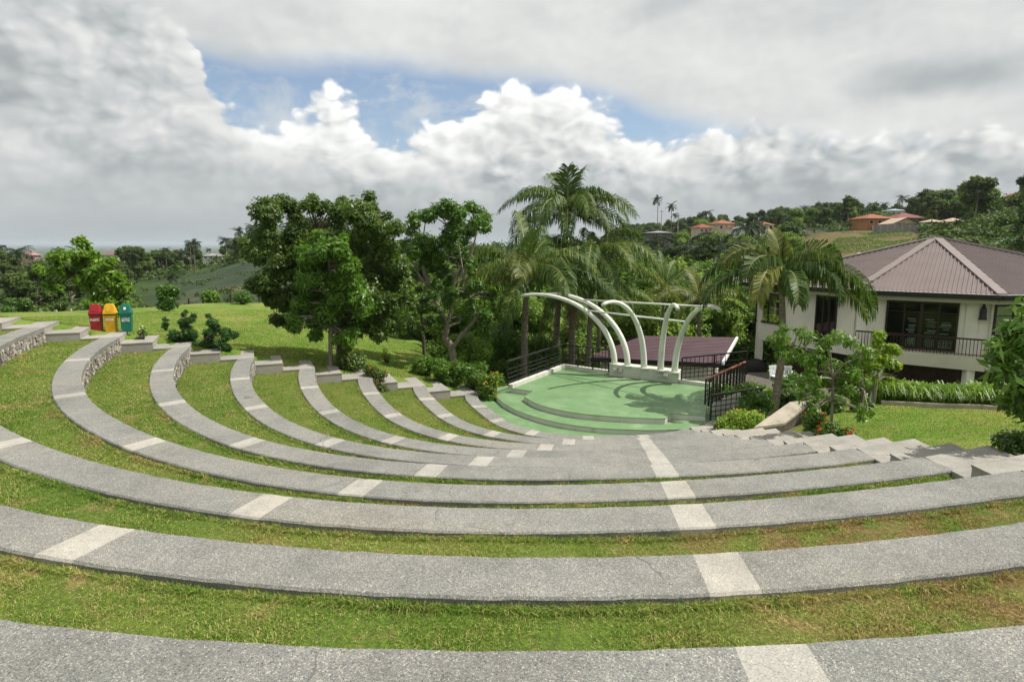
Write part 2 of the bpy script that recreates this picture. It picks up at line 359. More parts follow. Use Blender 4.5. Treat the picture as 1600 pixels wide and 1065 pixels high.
def m_greenfloor(g):
    p = pos(g); n = g.noise(p, 0.9, 6, 0.7); n2 = g.noise(p, 6, 5, 0.7)
    c = g.ramp(n, [(0.28, (0.110, 0.200, 0.085)), (0.5, (0.145, 0.250, 0.112)), (0.74, (0.225, 0.320, 0.180))])
    c = g.mix(g.sstep(n2, 0.58, 0.8, 0, 0.5), c, (0.24, 0.36, 0.19)); c = g.mix(g.sstep(g.noise(p, 1.7, 6, 0.75), 0.58, 0.72, 0, 0.45), c, (0.10, 0.16, 0.075))
    jn = None
    for dx, dy, per in ((0.766, -0.643, 2.35), (0.643, 0.766, 2.1)):
        q = g.n('ShaderNodeVectorMath', {0: p, 1: (dx / per, dy / per, 0.0)}, operation='DOT_PRODUCT').outputs['Value']
        l = g.sstep(g.m('ABSOLUTE', g.sub(g.m('FRACT', q), 0.5)), 0.010 / per, 0.004 / per, 0.0, 0.6); jn = l if jn is None else g.m('MAXIMUM', jn, l)
    c = g.mix(jn, c, (0.055, 0.085, 0.05))
    c = g.mix(g.sstep(g.noise(p, 0.45, 7, 0.75), 0.55, 0.70, 0, 0.40), c, (0.27, 0.38, 0.24))
    return pbsdf(g, c, g.lin(n2, 0.3, 0.7, 0.45, 0.75), n2, 0.08, 0.01, 0.4)
material('green_floor', m_greenfloor)
def m_dirtywhite(c, streak=0.5):
    def fn(g):
        p = pos(g); q = g.n('ShaderNodeVectorMath', {0: p, 1: (1, 1, 0.18)}, operation='MULTIPLY').outputs[0]
        n = g.noise(q, 3.0, 6, 0.7); n2 = g.noise(p, 0.7, 4, 0.6)
        k = g.mix(g.mul(g.sstep(n, 0.5, 0.78), streak), c, tuple(v * f for v, f in zip(c, (0.52, 0.50, 0.42))))
        k = g.mix(1.0, k, g.ramp(n2, [(0.3, 0.88), (0.7, 1.06)]), 'MULTIPLY')
        return pbsdf(g, k, 0.75, g.noise(p, 40, 3), 0.1, 0.004, 0.3)
    return fn
material('stage_white', m_dirtywhite((0.60, 0.60, 0.53), 0.7))
material('arch_white', m_dirtywhite((0.72, 0.73, 0.66), 0.9))
material('house_wall', m_dirtywhite((0.82, 0.79, 0.69), 0.35))
material('cream_trim', m_dirtywhite((0.62, 0.58, 0.46), 0.2))
material('black_iron', m_plain((0.025, 0.022, 0.022), 0.45, 0.2))
material('brown_rail', m_plain((0.26, 0.085, 0.035), 0.5, 0.2))
material('roof_mauve', m_plain((0.180, 0.140, 0.132), 0.42, 0.10, 1.2, 0.5, 0.05))
material('roof_cap', m_plain((0.215, 0.175, 0.165), 0.42, 0.08, 1.2, 0.5, 0.05))
material('roof_purple', m_plain((0.098, 0.056, 0.066), 0.5, 0.15, 1.0, 0.4, 0.05))
material('gutter_dark', m_plain((0.022, 0.018, 0.018), 0.4, 0.1))
material('dark_void', m_plain((0.020, 0.017, 0.016), 0.8, 0.3))
material('frame_dark', m_plain((0.035, 0.020, 0.016), 0.4, 0.1))
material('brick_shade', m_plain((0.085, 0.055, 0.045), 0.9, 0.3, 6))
material('glass', lambda g: g.n('ShaderNodeMixShader', {0: g.mul(g.n('ShaderNodeFresnel', {'IOR': 1.5}).outputs[0], 0.7), 1: g.n('ShaderNodeBsdfTransparent', {'Color': (0.66, 0.69, 0.68)}).outputs[0], 2: g.n('ShaderNodeBsdfGlossy', {'Roughness': 0.03}).outputs[0]}).outputs[0])
material('pane_reflection', m_plain((0.85, 0.86, 0.85), 0.8, 0.2))  # pale colour for the imitated reflections in the house windows
material('white_metal', m_plain((0.78, 0.78, 0.76), 0.4, 0.05))
material('white_plastic', m_plain((0.72, 0.73, 0.74), 0.45, 0.05))
material('wall_concrete', m_stairside)
material('weathered_top', m_plain((0.36, 0.32, 0.26), 0.9, 0.25, 2.5, 0.2, 0.4))
material('fence_grey', m_plain((0.24, 0.225, 0.20), 0.9, 0.2, 1.5))
material('fence_block', m_plain((0.27, 0.27, 0.27), 0.9, 0.2, 1.0))
material('fence_post', m_plain((0.36, 0.34, 0.30), 0.9, 0.2, 1.5))
material('flower_orange', m_leaf((0.62, 0.16, 0.02), (0.75, 0.27, 0.03), (0.85, 0.42, 0.05), 0.6, 0.2, 0.2))
material('flower_red', m_leaf((0.55, 0.06, 0.02), (0.65, 0.12, 0.02), (0.75, 0.25, 0.05), 0.6, 0.2, 0.2))
material('flower_yellow', m_leaf((0.68, 0.40, 0.02), (0.80, 0.52, 0.04), (0.85, 0.65, 0.08), 0.6, 0.2, 0.2))
material('flower_white', m_leaf((0.70, 0.70, 0.62), (0.80, 0.80, 0.74), (0.85, 0.82, 0.70), 0.6, 0.2, 0.2))
for nm, c in dict(bin_red=(0.34, 0.016, 0.022), bin_yellow=(0.66, 0.37, 0.012), bin_green=(0.010, 0.155, 0.100)).items():
    material(nm, m_plain(c, 0.42, 0.12, 5, 0.4, 0.03))
for nm, c in dict(tile_orange=(0.27, 0.095, 0.05), tile_red=(0.24, 0.06, 0.045), tile_maroon=(0.20, 0.065, 0.06), tile_blue=(0.30, 0.37, 0.43), tile_tan=(0.45, 0.34, 0.26),
                  tile_green=(0.08, 0.27, 0.14), tile_brown=(0.17, 0.11, 0.10), tile_pink=(0.34, 0.19, 0.18), tile_grey=(0.25, 0.25, 0.25), wall_cream=(0.55, 0.47, 0.33), wall_orange=(0.42, 0.20, 0.08),
                  wall_white=(0.68, 0.66, 0.62), wall_pink=(0.50, 0.33, 0.29), wall_grey=(0.33, 0.32, 0.31), wall_dark=(0.12, 0.11, 0.10)).items():
    material(nm, m_plain(c, 0.7, 0.12, 0.6, 0.3, 0.2, 4))

# ------------------------------------------------------------------ amphitheatre plan
AC = np.array([2.5, 22.0])          # centre the curved benches run round; angle 0 points back towards the camera
SOL = np.array([
    [22.11, 21.77, 21.45, 21.16, 20.89, 20.65, 20.44, 20.26, 20.1, 19.98, 19.88, 19.81, 19.77, 19.76, 19.77, 19.8, 19.85, 19.91, 19.96, 19.98, 19.94, 19.82, 19.61, 19.34, 19.06, 18.79, 18.58, 18.43, 18.35, 18.3, 18.29, 18.3, 18.32, 18.34, 18.37, 18.41],
    [20.12, 19.81, 19.51, 19.24, 18.99, 18.77, 18.57, 18.39, 18.25, 18.15, 18.07, 18.03, 18.02, 18.04, 18.09, 18.15, 18.22, 18.3, 18.36, 18.39, 18.36, 18.27, 18.08, 17.8, 17.5, 17.26, 17.08, 16.96, 16.87, 16.82, 16.78, 16.77, 16.76, 16.77, 16.79, 16.82],
    [18.13, 17.84, 17.57, 17.32, 17.09, 16.88, 16.69, 16.53, 16.41, 16.32, 16.26, 16.25, 16.28, 16.33, 16.41, 16.5, 16.6, 16.7, 16.79, 16.84, 16.82, 16.7, 16.48, 16.22, 15.96, 15.76, 15.6, 15.49, 15.39, 15.32, 15.27, 15.23, 15.21, 15.21, 15.21, 15.23],
    [16.14, 15.88, 15.63, 15.4, 15.19, 14.99, 14.82, 14.67, 14.56, 14.49, 14.45, 14.47, 14.52, 14.61, 14.73, 14.86, 14.99, 15.13, 15.24, 15.3, 15.27, 15.12, 14.89, 14.66, 14.44, 14.26, 14.12, 14.0, 13.89, 13.8, 13.73, 13.68, 13.65, 13.64, 13.64, 13.65],
    [14.15, 13.91, 13.69, 13.48, 13.28, 13.1, 12.95, 12.81, 12.72, 12.66, 12.65, 12.68, 12.76, 12.88, 13.03, 13.21, 13.38, 13.53, 13.6, 13.59, 13.49, 13.33, 13.14, 12.97, 12.83, 12.7, 12.58, 12.46, 12.34, 12.25, 12.18, 12.13, 12.1, 12.08, 12.07, 12.07],
    [12.15, 11.94, 11.74, 11.55, 11.38, 11.22, 11.07, 10.96, 10.87, 10.83, 10.83, 10.87, 10.97, 11.1, 11.27, 11.46, 11.63, 11.76, 11.81, 11.77, 11.66, 11.51, 11.34, 11.19, 11.07, 10.97, 10.88, 10.81, 10.74, 10.67, 10.62, 10.57, 10.54, 10.51, 10.5, 10.49],
    [10.16, 9.97, 9.79, 9.62, 9.47, 9.32, 9.2, 9.09, 9.01, 8.97, 8.98, 9.03, 9.13, 9.27, 9.43, 9.61, 9.76, 9.87, 9.91, 9.87, 9.78, 9.65, 9.51, 9.37, 9.26, 9.19, 9.15, 9.12, 9.1, 9.07, 9.04, 9.01, 8.98, 8.95, 8.93, 8.91],
    [8.16, 7.99, 7.84, 7.69, 7.55, 7.42, 7.3, 7.2, 7.13, 7.1, 7.11, 7.17, 7.26, 7.39, 7.53, 7.67, 7.79, 7.88, 7.92, 7.91, 7.85, 7.77, 7.66, 7.57, 7.49, 7.45, 7.44, 7.44, 7.45, 7.45, 7.44, 7.43, 7.41, 7.39, 7.36, 7.34],
    [6.16, 6.02, 5.88, 5.74, 5.62, 5.5, 5.39, 5.31, 5.25, 5.23, 5.24, 5.29, 5.37, 5.47, 5.58, 5.69, 5.78, 5.85, 5.89, 5.91, 5.9, 5.86, 5.81, 5.77, 5.73, 5.72, 5.73, 5.75, 5.79, 5.81, 5.83, 5.84, 5.83, 5.82, 5.79, 5.76],
    [4.16, 4.04, 3.92, 3.8, 3.68, 3.57, 3.48, 3.41, 3.37, 3.36, 3.37, 3.41, 3.47, 3.55, 3.63, 3.71, 3.77, 3.83, 3.87, 3.91, 3.94, 3.95, 3.96, 3.96, 3.97, 3.99, 4.03, 4.07, 4.12, 4.17, 4.21, 4.24, 4.25, 4.25, 4.23, 4.19]])

ZB = np.array([4.09, 3.72, 3.384, 2.994, 2.581, 2.107, 1.628, 1.157, 0.698, 0.225])
BW = 0.48
FT = np.arange(-115, 60.01, 0.5)    # fine angles
def catmull(y):
    n = len(y); x = np.arange(n); t = (FT + 115) / 5.0
    i = np.clip(np.floor(t).astype(int), 0, n - 2); u = t - i
    g = lambda k: y[np.clip(k, 0, n - 1)]
    a, b, c, d = g(i - 1), g(i), g(i + 1), g(i + 2)
    return 0.5 * ((2 * b) + (-a + c) * u + (2 * a - 5 * b + 4 * c - d) * u ** 2 + (-a + 3 * b - 3 * c + d) * u ** 3)
def smooth(y, w=9):
    k = np.hanning(w + 2)[1:-1]; k /= k.sum(); return np.convolve(np.pad(y, w // 2, mode='edge'), k, 'valid')
RF = np.array([smooth(catmull(r)) for r in SOL])      # front radius of each bench
def pol(r, th):                    # th in degrees
    a = np.radians(th); return np.stack([AC[0] + r * np.sin(a), AC[1] - r * np.cos(a)], -1)
L0 = np.array([-1.55, 23.24]); DL = np.array([-0.926, -0.377]); NL = np.array([-0.377, 0.926])   # left flight: foot, uphill, outward
RX = 5.46; NR = np.array([0.926, 0.377])                                                          # right flight runs along x = RX
def span(r):
    """angles at which a curve of radii r meets the left and the right flight"""
    p = pol(r, FT); sl_ = (p - L0) @ NL; mid = int((-40 + 115) / 0.5)
    tl = FT[0]
    for i in range(mid, 0, -1):
        if sl_[i - 1] > 0: tl = FT[i] - 0.5 * (0 - sl_[i]) / (sl_[i - 1] - sl_[i]) if sl_[i - 1] != sl_[i] else FT[i]; break
    tr = FT[-1]
    for i in range(mid, len(FT) - 1):
        if p[i + 1, 0] > RX: tr = FT[i] + 0.5 * (RX - p[i, 0]) / (p[i + 1, 0] - p[i, 0]); break
    return tl, tr
def rat(r, th): return np.interp(th, FT, r)

BANDS = {0: [-4.1, -17.5, -31], 1: [-3.6, -17.1, -31, -46, -62], 2: [-3.1, -16.4, -30.7, -45.8, -62.4], 3: [-2.3, -15.9, -30, -45.8, -62.6], 4: [-1.4, -15.4, -29.6, -45.1, -62.3],
         5: [0.1, -14.7, -29.4, -46.5, -64.3], 6: [2.1, -13.9, -29.9, -47.4, -66.1], 7: [4.9, -12.4, -29.8, -48.6, -70.1], 8: [9.6, -9.7, -29.9, -52.7, -75.5], 9: [18.9, -4, -27.7, -52.7, -81.9]}
rng = np.random.RandomState(7)
PLACE = ["nearest curved bench along the bottom edge of the photo, coarse pebbled top", "second nearest curved pebbled bench, pale stripe low at left",
         "third nearest curved pebbled bench, leaving the photo at both sides", "curved bench whose rubble walled left end stands just below the trash bins",
         "curved pebbled bench whose left end stands level with the large shrub in the meadow", "curved bench ending between the large meadow shrub and the orange flower bed",
         "curved bench ending by the big tree with the orange flower bed", "third curved bench up from the green stage floor", "second curved bench up from the green stage floor",
         "lowest curved bench, bordering the green floor of the stage"]
def lattice(rows):
    n, m = len(rows), len(rows[0]); v = [q for r_ in rows for q in r_]
    f = [(i * m + j, i * m + j + 1, (i + 1) * m + j + 1, (i + 1) * m + j) for i in range(n - 1) for j in range(m - 1)]
    return v, f
def bench_piece(mb, k, t0, t1, z0, z1, over=0.0, w=BW):
    n = max(2, int(abs(t1 - t0) / 0.22) + 1); th = np.linspace(t0, t1, n); r = rat(RF[k], th)
    c = 0.016
    prof = [(-over, z0), (-over, z1 - c), (-over + c, z1), (w - c, z1), (w, z1 - c), (w, z0)]
    rows = []; wv = lambda s_: .003 * np.sin(th * 3.3 + s_ + k) + .0015 * np.sin(th * 9.1 + 2 * s_) + rng.uniform(-.0016, .0016, n)
    for i_, (o, z) in enumerate(prof):
        p = pol(r + o + wv(i_ if i_ < 3 else 9 + i_ // 5), th); zz = z + (.0012 * np.sin(th * 5.7 + k) if z > z0 else 0 * th); rows.append([(a, b, q) for (a, b), q in zip(p, zz)])
    v, f = lattice(rows); m = n
    f = [tuple(reversed(q)) for q in f]
    f.append(tuple(i * m for i in range(6))); f.append(tuple(i * m + m - 1 for i in range(5, -1, -1)))
    mb.add(v, f)
def rubble_wall(k, t0, t1, ztop, zlow, parent):
    """irregular stones standing proud of the front of bench k"""
    cubes = []; tints = []
    base = np.array([[a, b, c] for a in (-1, 1) for b in (-1, 1) for c in (-1, 1)], float)
    F = [(0, 1, 3, 2), (4, 6, 7, 5), (0, 4, 5, 1), (2, 3, 7, 6), (0, 2, 6, 4), (1, 5, 7, 3)]
    rr = rat(RF[k], np.array([t0, t1])).mean(); L = abs(math.radians(t1 - t0)) * rr; H = ztop - zlow
    cols = int(L / 0.105); rows = max(2, int(H / 0.085))
    for j in range(rows):
        for i in range(cols):
            th = t0 + (t1 - t0) * (i + 0.5 * (j % 2) + rng.uniform(-.3, .3)) / cols
            z = zlow + H * (j + 0.5 + rng.uniform(-.25, .25)) / rows
            a = math.radians(th); er = np.array([math.sin(a), -math.cos(a), 0]); et = np.array([math.cos(a), math.sin(a), 0])
            q = rng.uniform(-.55, .55); u = et * math.cos(q) + np.array([0, 0, 1]) * math.sin(q); w_ = -et * math.sin(q) + np.array([0, 0, 1]) * math.cos(q)
            s = rng.uniform(.75, 1.15, (8, 3)); s[:, 0] *= np.where(base[:, 0] < 0, .55, 1)
            dims = np.array([rng.uniform(.05, .085), rng.uniform(.04, .068), rng.uniform(.032, .058)])
            b = base * s * dims
            c = np.array([*pol(rat(RF[k], th) - rng.uniform(-.012, .02), th), z])
            V = c + b[:, :1] * er + b[:, 1:2] * u + b[:, 2:] * w_
            cubes.append(V[np.array(F)]); tints.append(np.full(6, rng.uniform(0, 1)))
    me = quads_np('stone_wall', np.concatenate(cubes), 4, {'tint': np.concatenate(tints)})
    return link('stone_wall', me, MATS['rubble'], parent)
def build_bench(k):
    tl, tr = span(RF[k] + BW / 2); z1 = ZB[k]
    if k == 0: tl, tr = -70, 20
    mid = pol(rat(RF[k], -15), -15)
    t = thing('curved_bench', (mid[0], mid[1], z1 - 0.45), PLACE[k], 'bench', 'curved benches of the amphitheatre')
    half = math.degrees(0.155)
    cuts = []
    for th in sorted(BANDS[k]):
        hw = half / rat(RF[k], th)
        if tl < th - hw and th + hw < tr: cuts.append((th - hw, th + hw))
    mb = MB(); cur = tl
    for a, b in cuts:
        bench_piece(mb, k, cur, a, z1 - .13, z1, .03); cur = b
    bench_piece(mb, k, cur, tr, z1 - .13, z1, .03)
    mb.build('seat', MATS['bench_pebble'], t)
    for a, b in cuts:
        m2 = MB(); bench_piece(m2, k, a, b, z1 - .13, z1, .03); m2.build('pale_stripe', MATS['bench_band'], t)
    m3 = MB(); bench_piece(m3, k, tl, tr, z1 - .62, z1 - .131, -.01, BW - .015); m3.build('wall_core', MATS['mortar'], t)
    if 1 <= k <= 6:
        rubble_wall(k, tl + .1, min(tl + 62, -12), z1 - .135, z1 - .52, t)
    return tl, tr
ENDS = [build_bench(k) for k in range(10)]

# grass terraces between the benches (flat, level with the foot of the bench in front of them)
GS = -0.072
def terrace(k, name='terrace'):
    """grass behind bench k up to the front of bench k-1"""
    rows = []; U = np.linspace(0, 1, 13)
    r0 = RF[k] + BW - .03; r1 = (RF[k - 1] + .02) if k > 0 else RF[0] + 5.0
    for u in U:
        r = r0 + (r1 - r0) * u; tl, tr = span(r) if k > 0 else (-60, 20)
        th = np.linspace(tl, tr, 160); p = pol(rat(r, th), th)
        z = ZB[k] + GS + 0.018 * np.sin(p[:, 0] * 2.1 + k) * np.sin(p[:, 1] * 1.7) + 0.012 * np.sin(p[:, 0] * 5.3) * np.cos(p[:, 1] * 4.1)
        rows.append([(a, b, c) for (a, b), c in zip(p, z)])
    v, f = lattice(rows); mb = MB(); mb.add(v, [tuple(reversed(q)) for q in f])
    return struct(mb.build('grass_terrace', MATS['turf'], None, True))
for k in range(10): terrace(k)

def blades_mesh(pts, h, w, rs, lean=0.6):
    """one bent two-segment blade per point"""
    n = len(pts); az = rs.uniform(0, 2 * np.pi, n); ln = rs.uniform(0.1, lean, n) * h
    side = np.stack([np.cos(az), np.sin(az), np.zeros(n)], -1); a2 = rs.uniform(0, 2 * np.pi, n)
    d = np.stack([np.cos(a2) * ln, np.sin(a2) * ln, h], -1)
    b = pts - np.array([0, 0, .01]); mid = b + d * np.array([.4, .4, .62]); tip = b + d
    tip[:, 2] -= ln * .35
    sw = side * w[:, None]
    V = np.stack([b - sw, b + sw, mid + sw * .75, mid - sw * .75], 1); V2 = np.stack([mid - sw * .75, mid + sw * .75, tip + sw * .08, tip - sw * .08], 1)
    return np.concatenate([V, V2])
gr = np.random.RandomState(11); GB = []; GT = []
for k in range(0, 10):
    r0 = RF[k] + BW + .004; r1 = RF[k - 1] - .04 if k > 0 else RF[0] + 2.0
    dens = [17000, 17000, 10000, 5200, 3200, 2200, 1700, 1400, 1200, 1200][k]
    tl, tr = span((r0 + r1) / 2) if k > 0 else (-30, 12)
    area = abs(math.radians(tr - tl)) * rat((r0 + r1) / 2, -20) * 1.4; N = int(area * dens)
    u = gr.uniform(0, 1, N); ed = gr.uniform(0, 1, N) < .14; u = np.where(ed, gr.uniform(0, .05, N), u)
    th = gr.uniform(tl + .15, tr - .1, N); r = rat(r0, th) * (1 - u) + rat(r1, th) * u
    p = pol(r, th); keep = (np.abs(p[:, 0]) < 0.86 * p[:, 1] + .8) & (p[:, 1] > 1.0) & (p[:, 0] < RX - .02)
    p = p[keep]; ed = ed[keep]; n = len(p)
    dist = np.hypot(p[:, 0], p[:, 1]); sc = np.clip(dist / 7.0, .75, 2.0)
    cl_ = .85 + .5 * (.5 + .5 * np.sin(p[:, 0] * 9.3 + 2 * np.sin(p[:, 1] * 5.1)) * np.sin(p[:, 1] * 8.7 + 2 * np.sin(p[:, 0] * 4.3))); h = gr.uniform(.010, .036, n) * cl_ * np.where(ed, 1.9, 1.0) * np.clip(sc, 1, 1.25); w = gr.uniform(.0016, .0036, n) * sc
    P3 = np.concatenate([p, np.full((n, 1), ZB[k] + GS)], 1)
    P3[:, 2] += 0.018 * np.sin(p[:, 0] * 2.1 + k) * np.sin(p[:, 1] * 1.7)
    GB.append(blades_mesh(P3, h, w, gr, 1.5)); tn = gr.uniform(0, 1, n); GT.append(np.concatenate([tn, tn]))
go = link('grass', quads_np('grass', np.concatenate(GB), 4, {'tint': np.concatenate(GT)}), MATS['blade'])
tag(go, 'short patchy lawn grass growing between the curved benches', 'grass', kind='stuff')

# ------------------------------------------------------------------ the two flights of landings and steps
def flight(foot, up, out, width, offs, label, name='landing_stairs'):
    """offs: distance along `up` at which the front of each bench meets the flight"""
    f3 = Vector((foot[0], foot[1], 0)); t = thing(name, (foot[0], foot[1], 0.2), label, 'stairs', 'landing stairs beside the benches')
    def block(s0, s1, z, nm, top):
        q = [np.array(foot) + np.array(up) * s + np.array(out) * w for s, w in ((s0, 0), (s1, 0), (s1, width), (s0, width))]
        ar = sum(q[i][0] * q[(i + 1) % 4][1] - q[(i + 1) % 4][0] * q[i][1] for i in range(4))
        if ar < 0: q = q[::-1]
        b = MB(); b.prism(q, z - .95, z - .03); o = b.build(nm, MATS['stair_side'], t)
        cxy = sum(q) / 4; q2 = [p + (p - cxy) / np.linalg.norm(p - cxy) * .012 for p in q]
        b = MB(); b.prism(q2, z - .03, z); b.build('tread', MATS['stair_concrete'], o)
    for k in range(10):
        if offs[k] is None: continue
        nxt = offs[k - 1] if k > 0 and offs[k - 1] is not None else offs[k] + 1.8
        cutm = offs[k] + (nxt - offs[k]) * .53
        block(offs[k] - .01, cutm - .006, ZB[k], 'landing', True)
        zs = (ZB[k] + (ZB[k - 1] if k > 0 else ZB[0] + .4)) / 2
        block(cutm, nxt - .016, zs, 'step', True)
    if offs[9] is not None: block(offs[9] - .62, offs[9] - .016, ZB[9] - .1, 'step', True)
    return t
loff = []; roff = []
for k in range(10):
    tl, tr = span(RF[k]); loff.append(float((pol(rat(RF[k], tl), tl) - L0) @ DL)); roff.append(float(20.0 - pol(rat(RF[k], tr), tr)[1]))
flight(L0, DL, NL, 1.62, loff, 'pale concrete landings and steps climbing beside the meadow, trash bins on one of them')
flight((RX, 20.0), (0, -1), NR, 1.3, roff, 'pale concrete landings and steps descending beside the right hand lawn')

# ------------------------------------------------------------------ terrain
DT = np.array([0, 6, 9, 12, 15, 18, 20, 22, 25, 28, 32, 38, 46, 58, 72, 90, 115, 150, 185, 230, 290, 360, 460, 650, 1000, 2500, 8000, 45000.])
TAB = {
 -60: [4.0, 4.0, 3.9, 3.7, 3.5, 3.3, 3.2, 3.0, 2.6, 2.2, 1.8, 1.5, 1.1, .9, -2.0, -3.5, -4.5, -4.5, -4, -3, -4, -9, -16, -24, -32, -45, -55, -70],
 -38: [4.0, 4.0, 3.9, 3.7, 3.55, 3.3, 3.1, 2.9, 2.55, 2.25, 1.9, 1.6, 1.25, .85, -1.6, -3.5, -4.5, -4.5, -4, -3, -4, -9, -16, -24, -32, -45, -55, -70],
 -28: [4.0, 4.0, 3.9, 3.7, 3.3, 2.75, 2.45, 2.3, 2.15, 1.95, 1.65, 1.4, 1.1, .75, -1.2, -2.5, -3.5, -4, -3.5, -3.5, -6, -10, -15, -24, -32, -45, -55, -70],
 -22: [4.0, 4.0, 3.9, 3.4, 2.9, 2.5, 2.15, 1.9, 1.7, 1.55, 1.35, 1.1, .9, .65, -.2, -1.0, -1.2, -.5, 1.0, 1.5, -1, -6, -12, -22, -32, -45, -55, -70],
 -15: [4.0, 4.0, 3.6, 3.1, 2.5, 2.0, 1.75, 1.45, 1.3, 1.15, .95, .8, .6, .35, -.3, -1.0, -1.0, 0, 1.0, 1.0, -2, -8, -14, -22, -32, -45, -55, -70],
 -9:  [4.0, 4.0, 3.5, 2.8, 2.2, 1.7, 1.3, .95, .75, .65, .45, .1, -.5, -1.5, -3, -4, -4, -3, -2, -1, -2, -5, -10, -20, -32, -45, -55, -70],
 -4:  [4.0, 4.0, 3.5, 2.8, 2.2, 1.3, .8, .45, .1, -.3, -1.0, -2.5, -4.2, -6, -7, -7.5, -7.5, -6, -4, -2, 0, 2, 3, -5, -20, -45, -55, -70],
 4: [4, 4, 3.3, 2.4, 1.5, 0.6, -0.3, -0.4, -0.4, -0.5, -3, -4.5, -5.5, -7, -8, -9, -9, -7, -4.18, -1.9, 1.08, 3.3, 5, 1, -10, -45, -55, -70],
 12: [4, 4, 3.2, 2.3, 1.4, 0.6, -0.3, -0.4, -0.5, -2.2, -3.2, -4.5, -5.5, -7, -8, -8.5, -8, -6, -3.3, 0, 4.4, 8.3, 10, 3, -5, -45, -55, -70],
 18: [4, 4, 3.1, 2.2, 1.5, 0.7, -0.1, -0.8, -1.8, -2.6, -2.9, -3.5, -5, -6.5, -7, -6.5, -5, -2, 1.2, 4, 8.4, 11.3, 13, 7, 0, -45, -55, -70],
 22: [4, 3.7, 2.8, 2.2, 1.6, 1, 0.6, 0.2, -1.6, -2.7, -2.8, -3, -4.5, -6, -6.2, -5, -2.5, 1.5, 4.7, 8, 11.4, 13.8, 15, 9, 2, -45, -55, -70],
 28: [4, 3.4, 2.75, 2.3, 1.85, 1.4, 1.15, 0.95, -1.2, -2.6, -2.8, -2.9, -4, -5, -5, -3, 0.5, 4.2, 7.3, 10.5, 14.4, 16.3, 17, 11, 4, -45, -55, -70],
 33: [4, 3.5, 2.85, 2.45, 2, 1.55, 1.3, 1.05, -0.3, -2.4, -2.8, -2.9, -3.5, -4, -3, 0, 3, 5.2, 7.9, 10.5, 13.3, 17.5, 18, 15, 6, -45, -55, -70],
 38: [4, 3.6, 3, 2.6, 2.2, 1.75, 1.45, 1.2, 0.8, -1.6, -2.8, -2.9, -3.5, -3, -1, 2, 5, 9, 13.7, 16.5, 18.8, 20.5, 21, 17, 8, -45, -55, -70],
 60: [4, 3.4, 3, 2.5, 2, 1.5, 1.2, 0.8, -0.5, -1.5, -2, -2.5, -3, -2, 0, 3, 6, 10, 14.7, 17.5, 19.8, 21.5, 22, 18, 8, -45, -55, -70]}
TA = np.array(sorted(TAB)); TZ = np.array([TAB[a] for a in TA], float)
def tnoise(x, y):
    return np.sin(x * .11 + 1.3) * np.cos(y * .09 - .4) + .5 * np.sin(x * .31 + y * .17) + .35 * np.cos(y * .43 - x * .23 + 2)
def table(az, d):
    lz = np.log(d + 4.0); li = np.interp(lz, np.log(DT + 4.0), np.arange(len(DT)))
    ai = np.interp(az, TA, np.arange(len(TA)))
    i = np.clip(np.floor(ai).astype(int), 0, len(TA) - 2); j = np.clip(np.floor(li).astype(int), 0, len(DT) - 2); u = ai - i; v = li - j
    u = u * u * (3 - 2 * u)
    return (TZ[i, j] * (1 - v) + TZ[i, j + 1] * v) * (1 - u) + (TZ[i + 1, j] * (1 - v) + TZ[i + 1, j + 1] * v) * u
RK = np.array([rat(RF[k], -30) for k in range(10)])[::-1]; ZK = ZB[::-1]
STAGE_C = np.array([3.2, 23.4]); SU = np.array([.766, -.643]); SV = np.array([.643, .766])
def ground(x, y):
    x = np.asarray(x, float); y = np.asarray(y, float)
    d = np.hypot(x, y); az = np.degrees(np.arctan2(x, y)); az = np.clip(az, -60, 60)
    z = table(az, d)
    amp = np.clip((d - 25) / 150, 0, 1) * np.clip(1.6 - d / 4000, .3, 1) * .8
    z = z + tnoise(x, y) * amp + np.clip((d - 30) / 60, 0, 1) * .12 * np.sin(x * .7) * np.cos(y * .6)
    # beside the left flight the meadow meets the landings
    p = np.stack([x, y], -1); s = (p - L0) @ DL; n = (p - L0) @ NL
    zl = np.interp(s, [loff[k] for k in range(9, -1, -1)], ZK) - .10
    wl = np.clip(1 - (n - 1.6) / 4.5, 0, 1) * ((s > -1.5) & (s < 40)); wl = wl * wl * (3 - 2 * wl)
    z = np.where(n > 0, z * (1 - wl) + zl * wl, z)
    # beside the right flight
    zr = np.interp(20.0 - y, [roff[k] for k in range(9, -1, -1)], ZK) - .10; nr_ = (x - RX)
    wr = np.clip(1 - (nr_ - 1.1) / 3.0, 0, 1) * ((y > -6) & (y < 19.5)); wr = wr * wr * (3 - 2 * wr)
    z = np.where(nr_ > 0, z * (1 - wr) + zr * wr, z)
    # under the benches and the stage the ground is cut away
    ins = (n < .7) & (nr_ < .55) & (y > -8) & (d < 60)
    rr = np.hypot(x - AC[0], y - AC[1]); cut = np.interp(rr, RK, ZK) - 1.0
    z = np.where(ins & (y < 24.5), np.minimum(z, cut), z)
    q = p - STAGE_C; st = (np.abs(q @ SU) < 4.2) & (np.abs(q @ SV) < 5.2)
    z = np.where(st, np.minimum(z, -.45), z)
    back = (y < 1.0) | (d < 1.5)
    return np.where(back, np.minimum(z, 3.0), z)
def gz(x, y): return float(ground(np.array([x]), np.array([y]))[0])
dist = np.concatenate([[0.3], np.arange(1.5, 46, .33), np.geomspace(46.5, 45000, 150)])
angs = np.radians(np.concatenate([np.arange(-80, 80, .4), np.arange(80, 280, 2.5)]))
X = np.sin(angs)[:, None] * dist[None]; Y = np.cos(angs)[:, None] * dist[None]; Z = ground(X, Y)
nA, nD = X.shape
idx = np.arange(nA * nD).reshape(nA, nD); nxt = np.roll(idx, -1, axis=0)
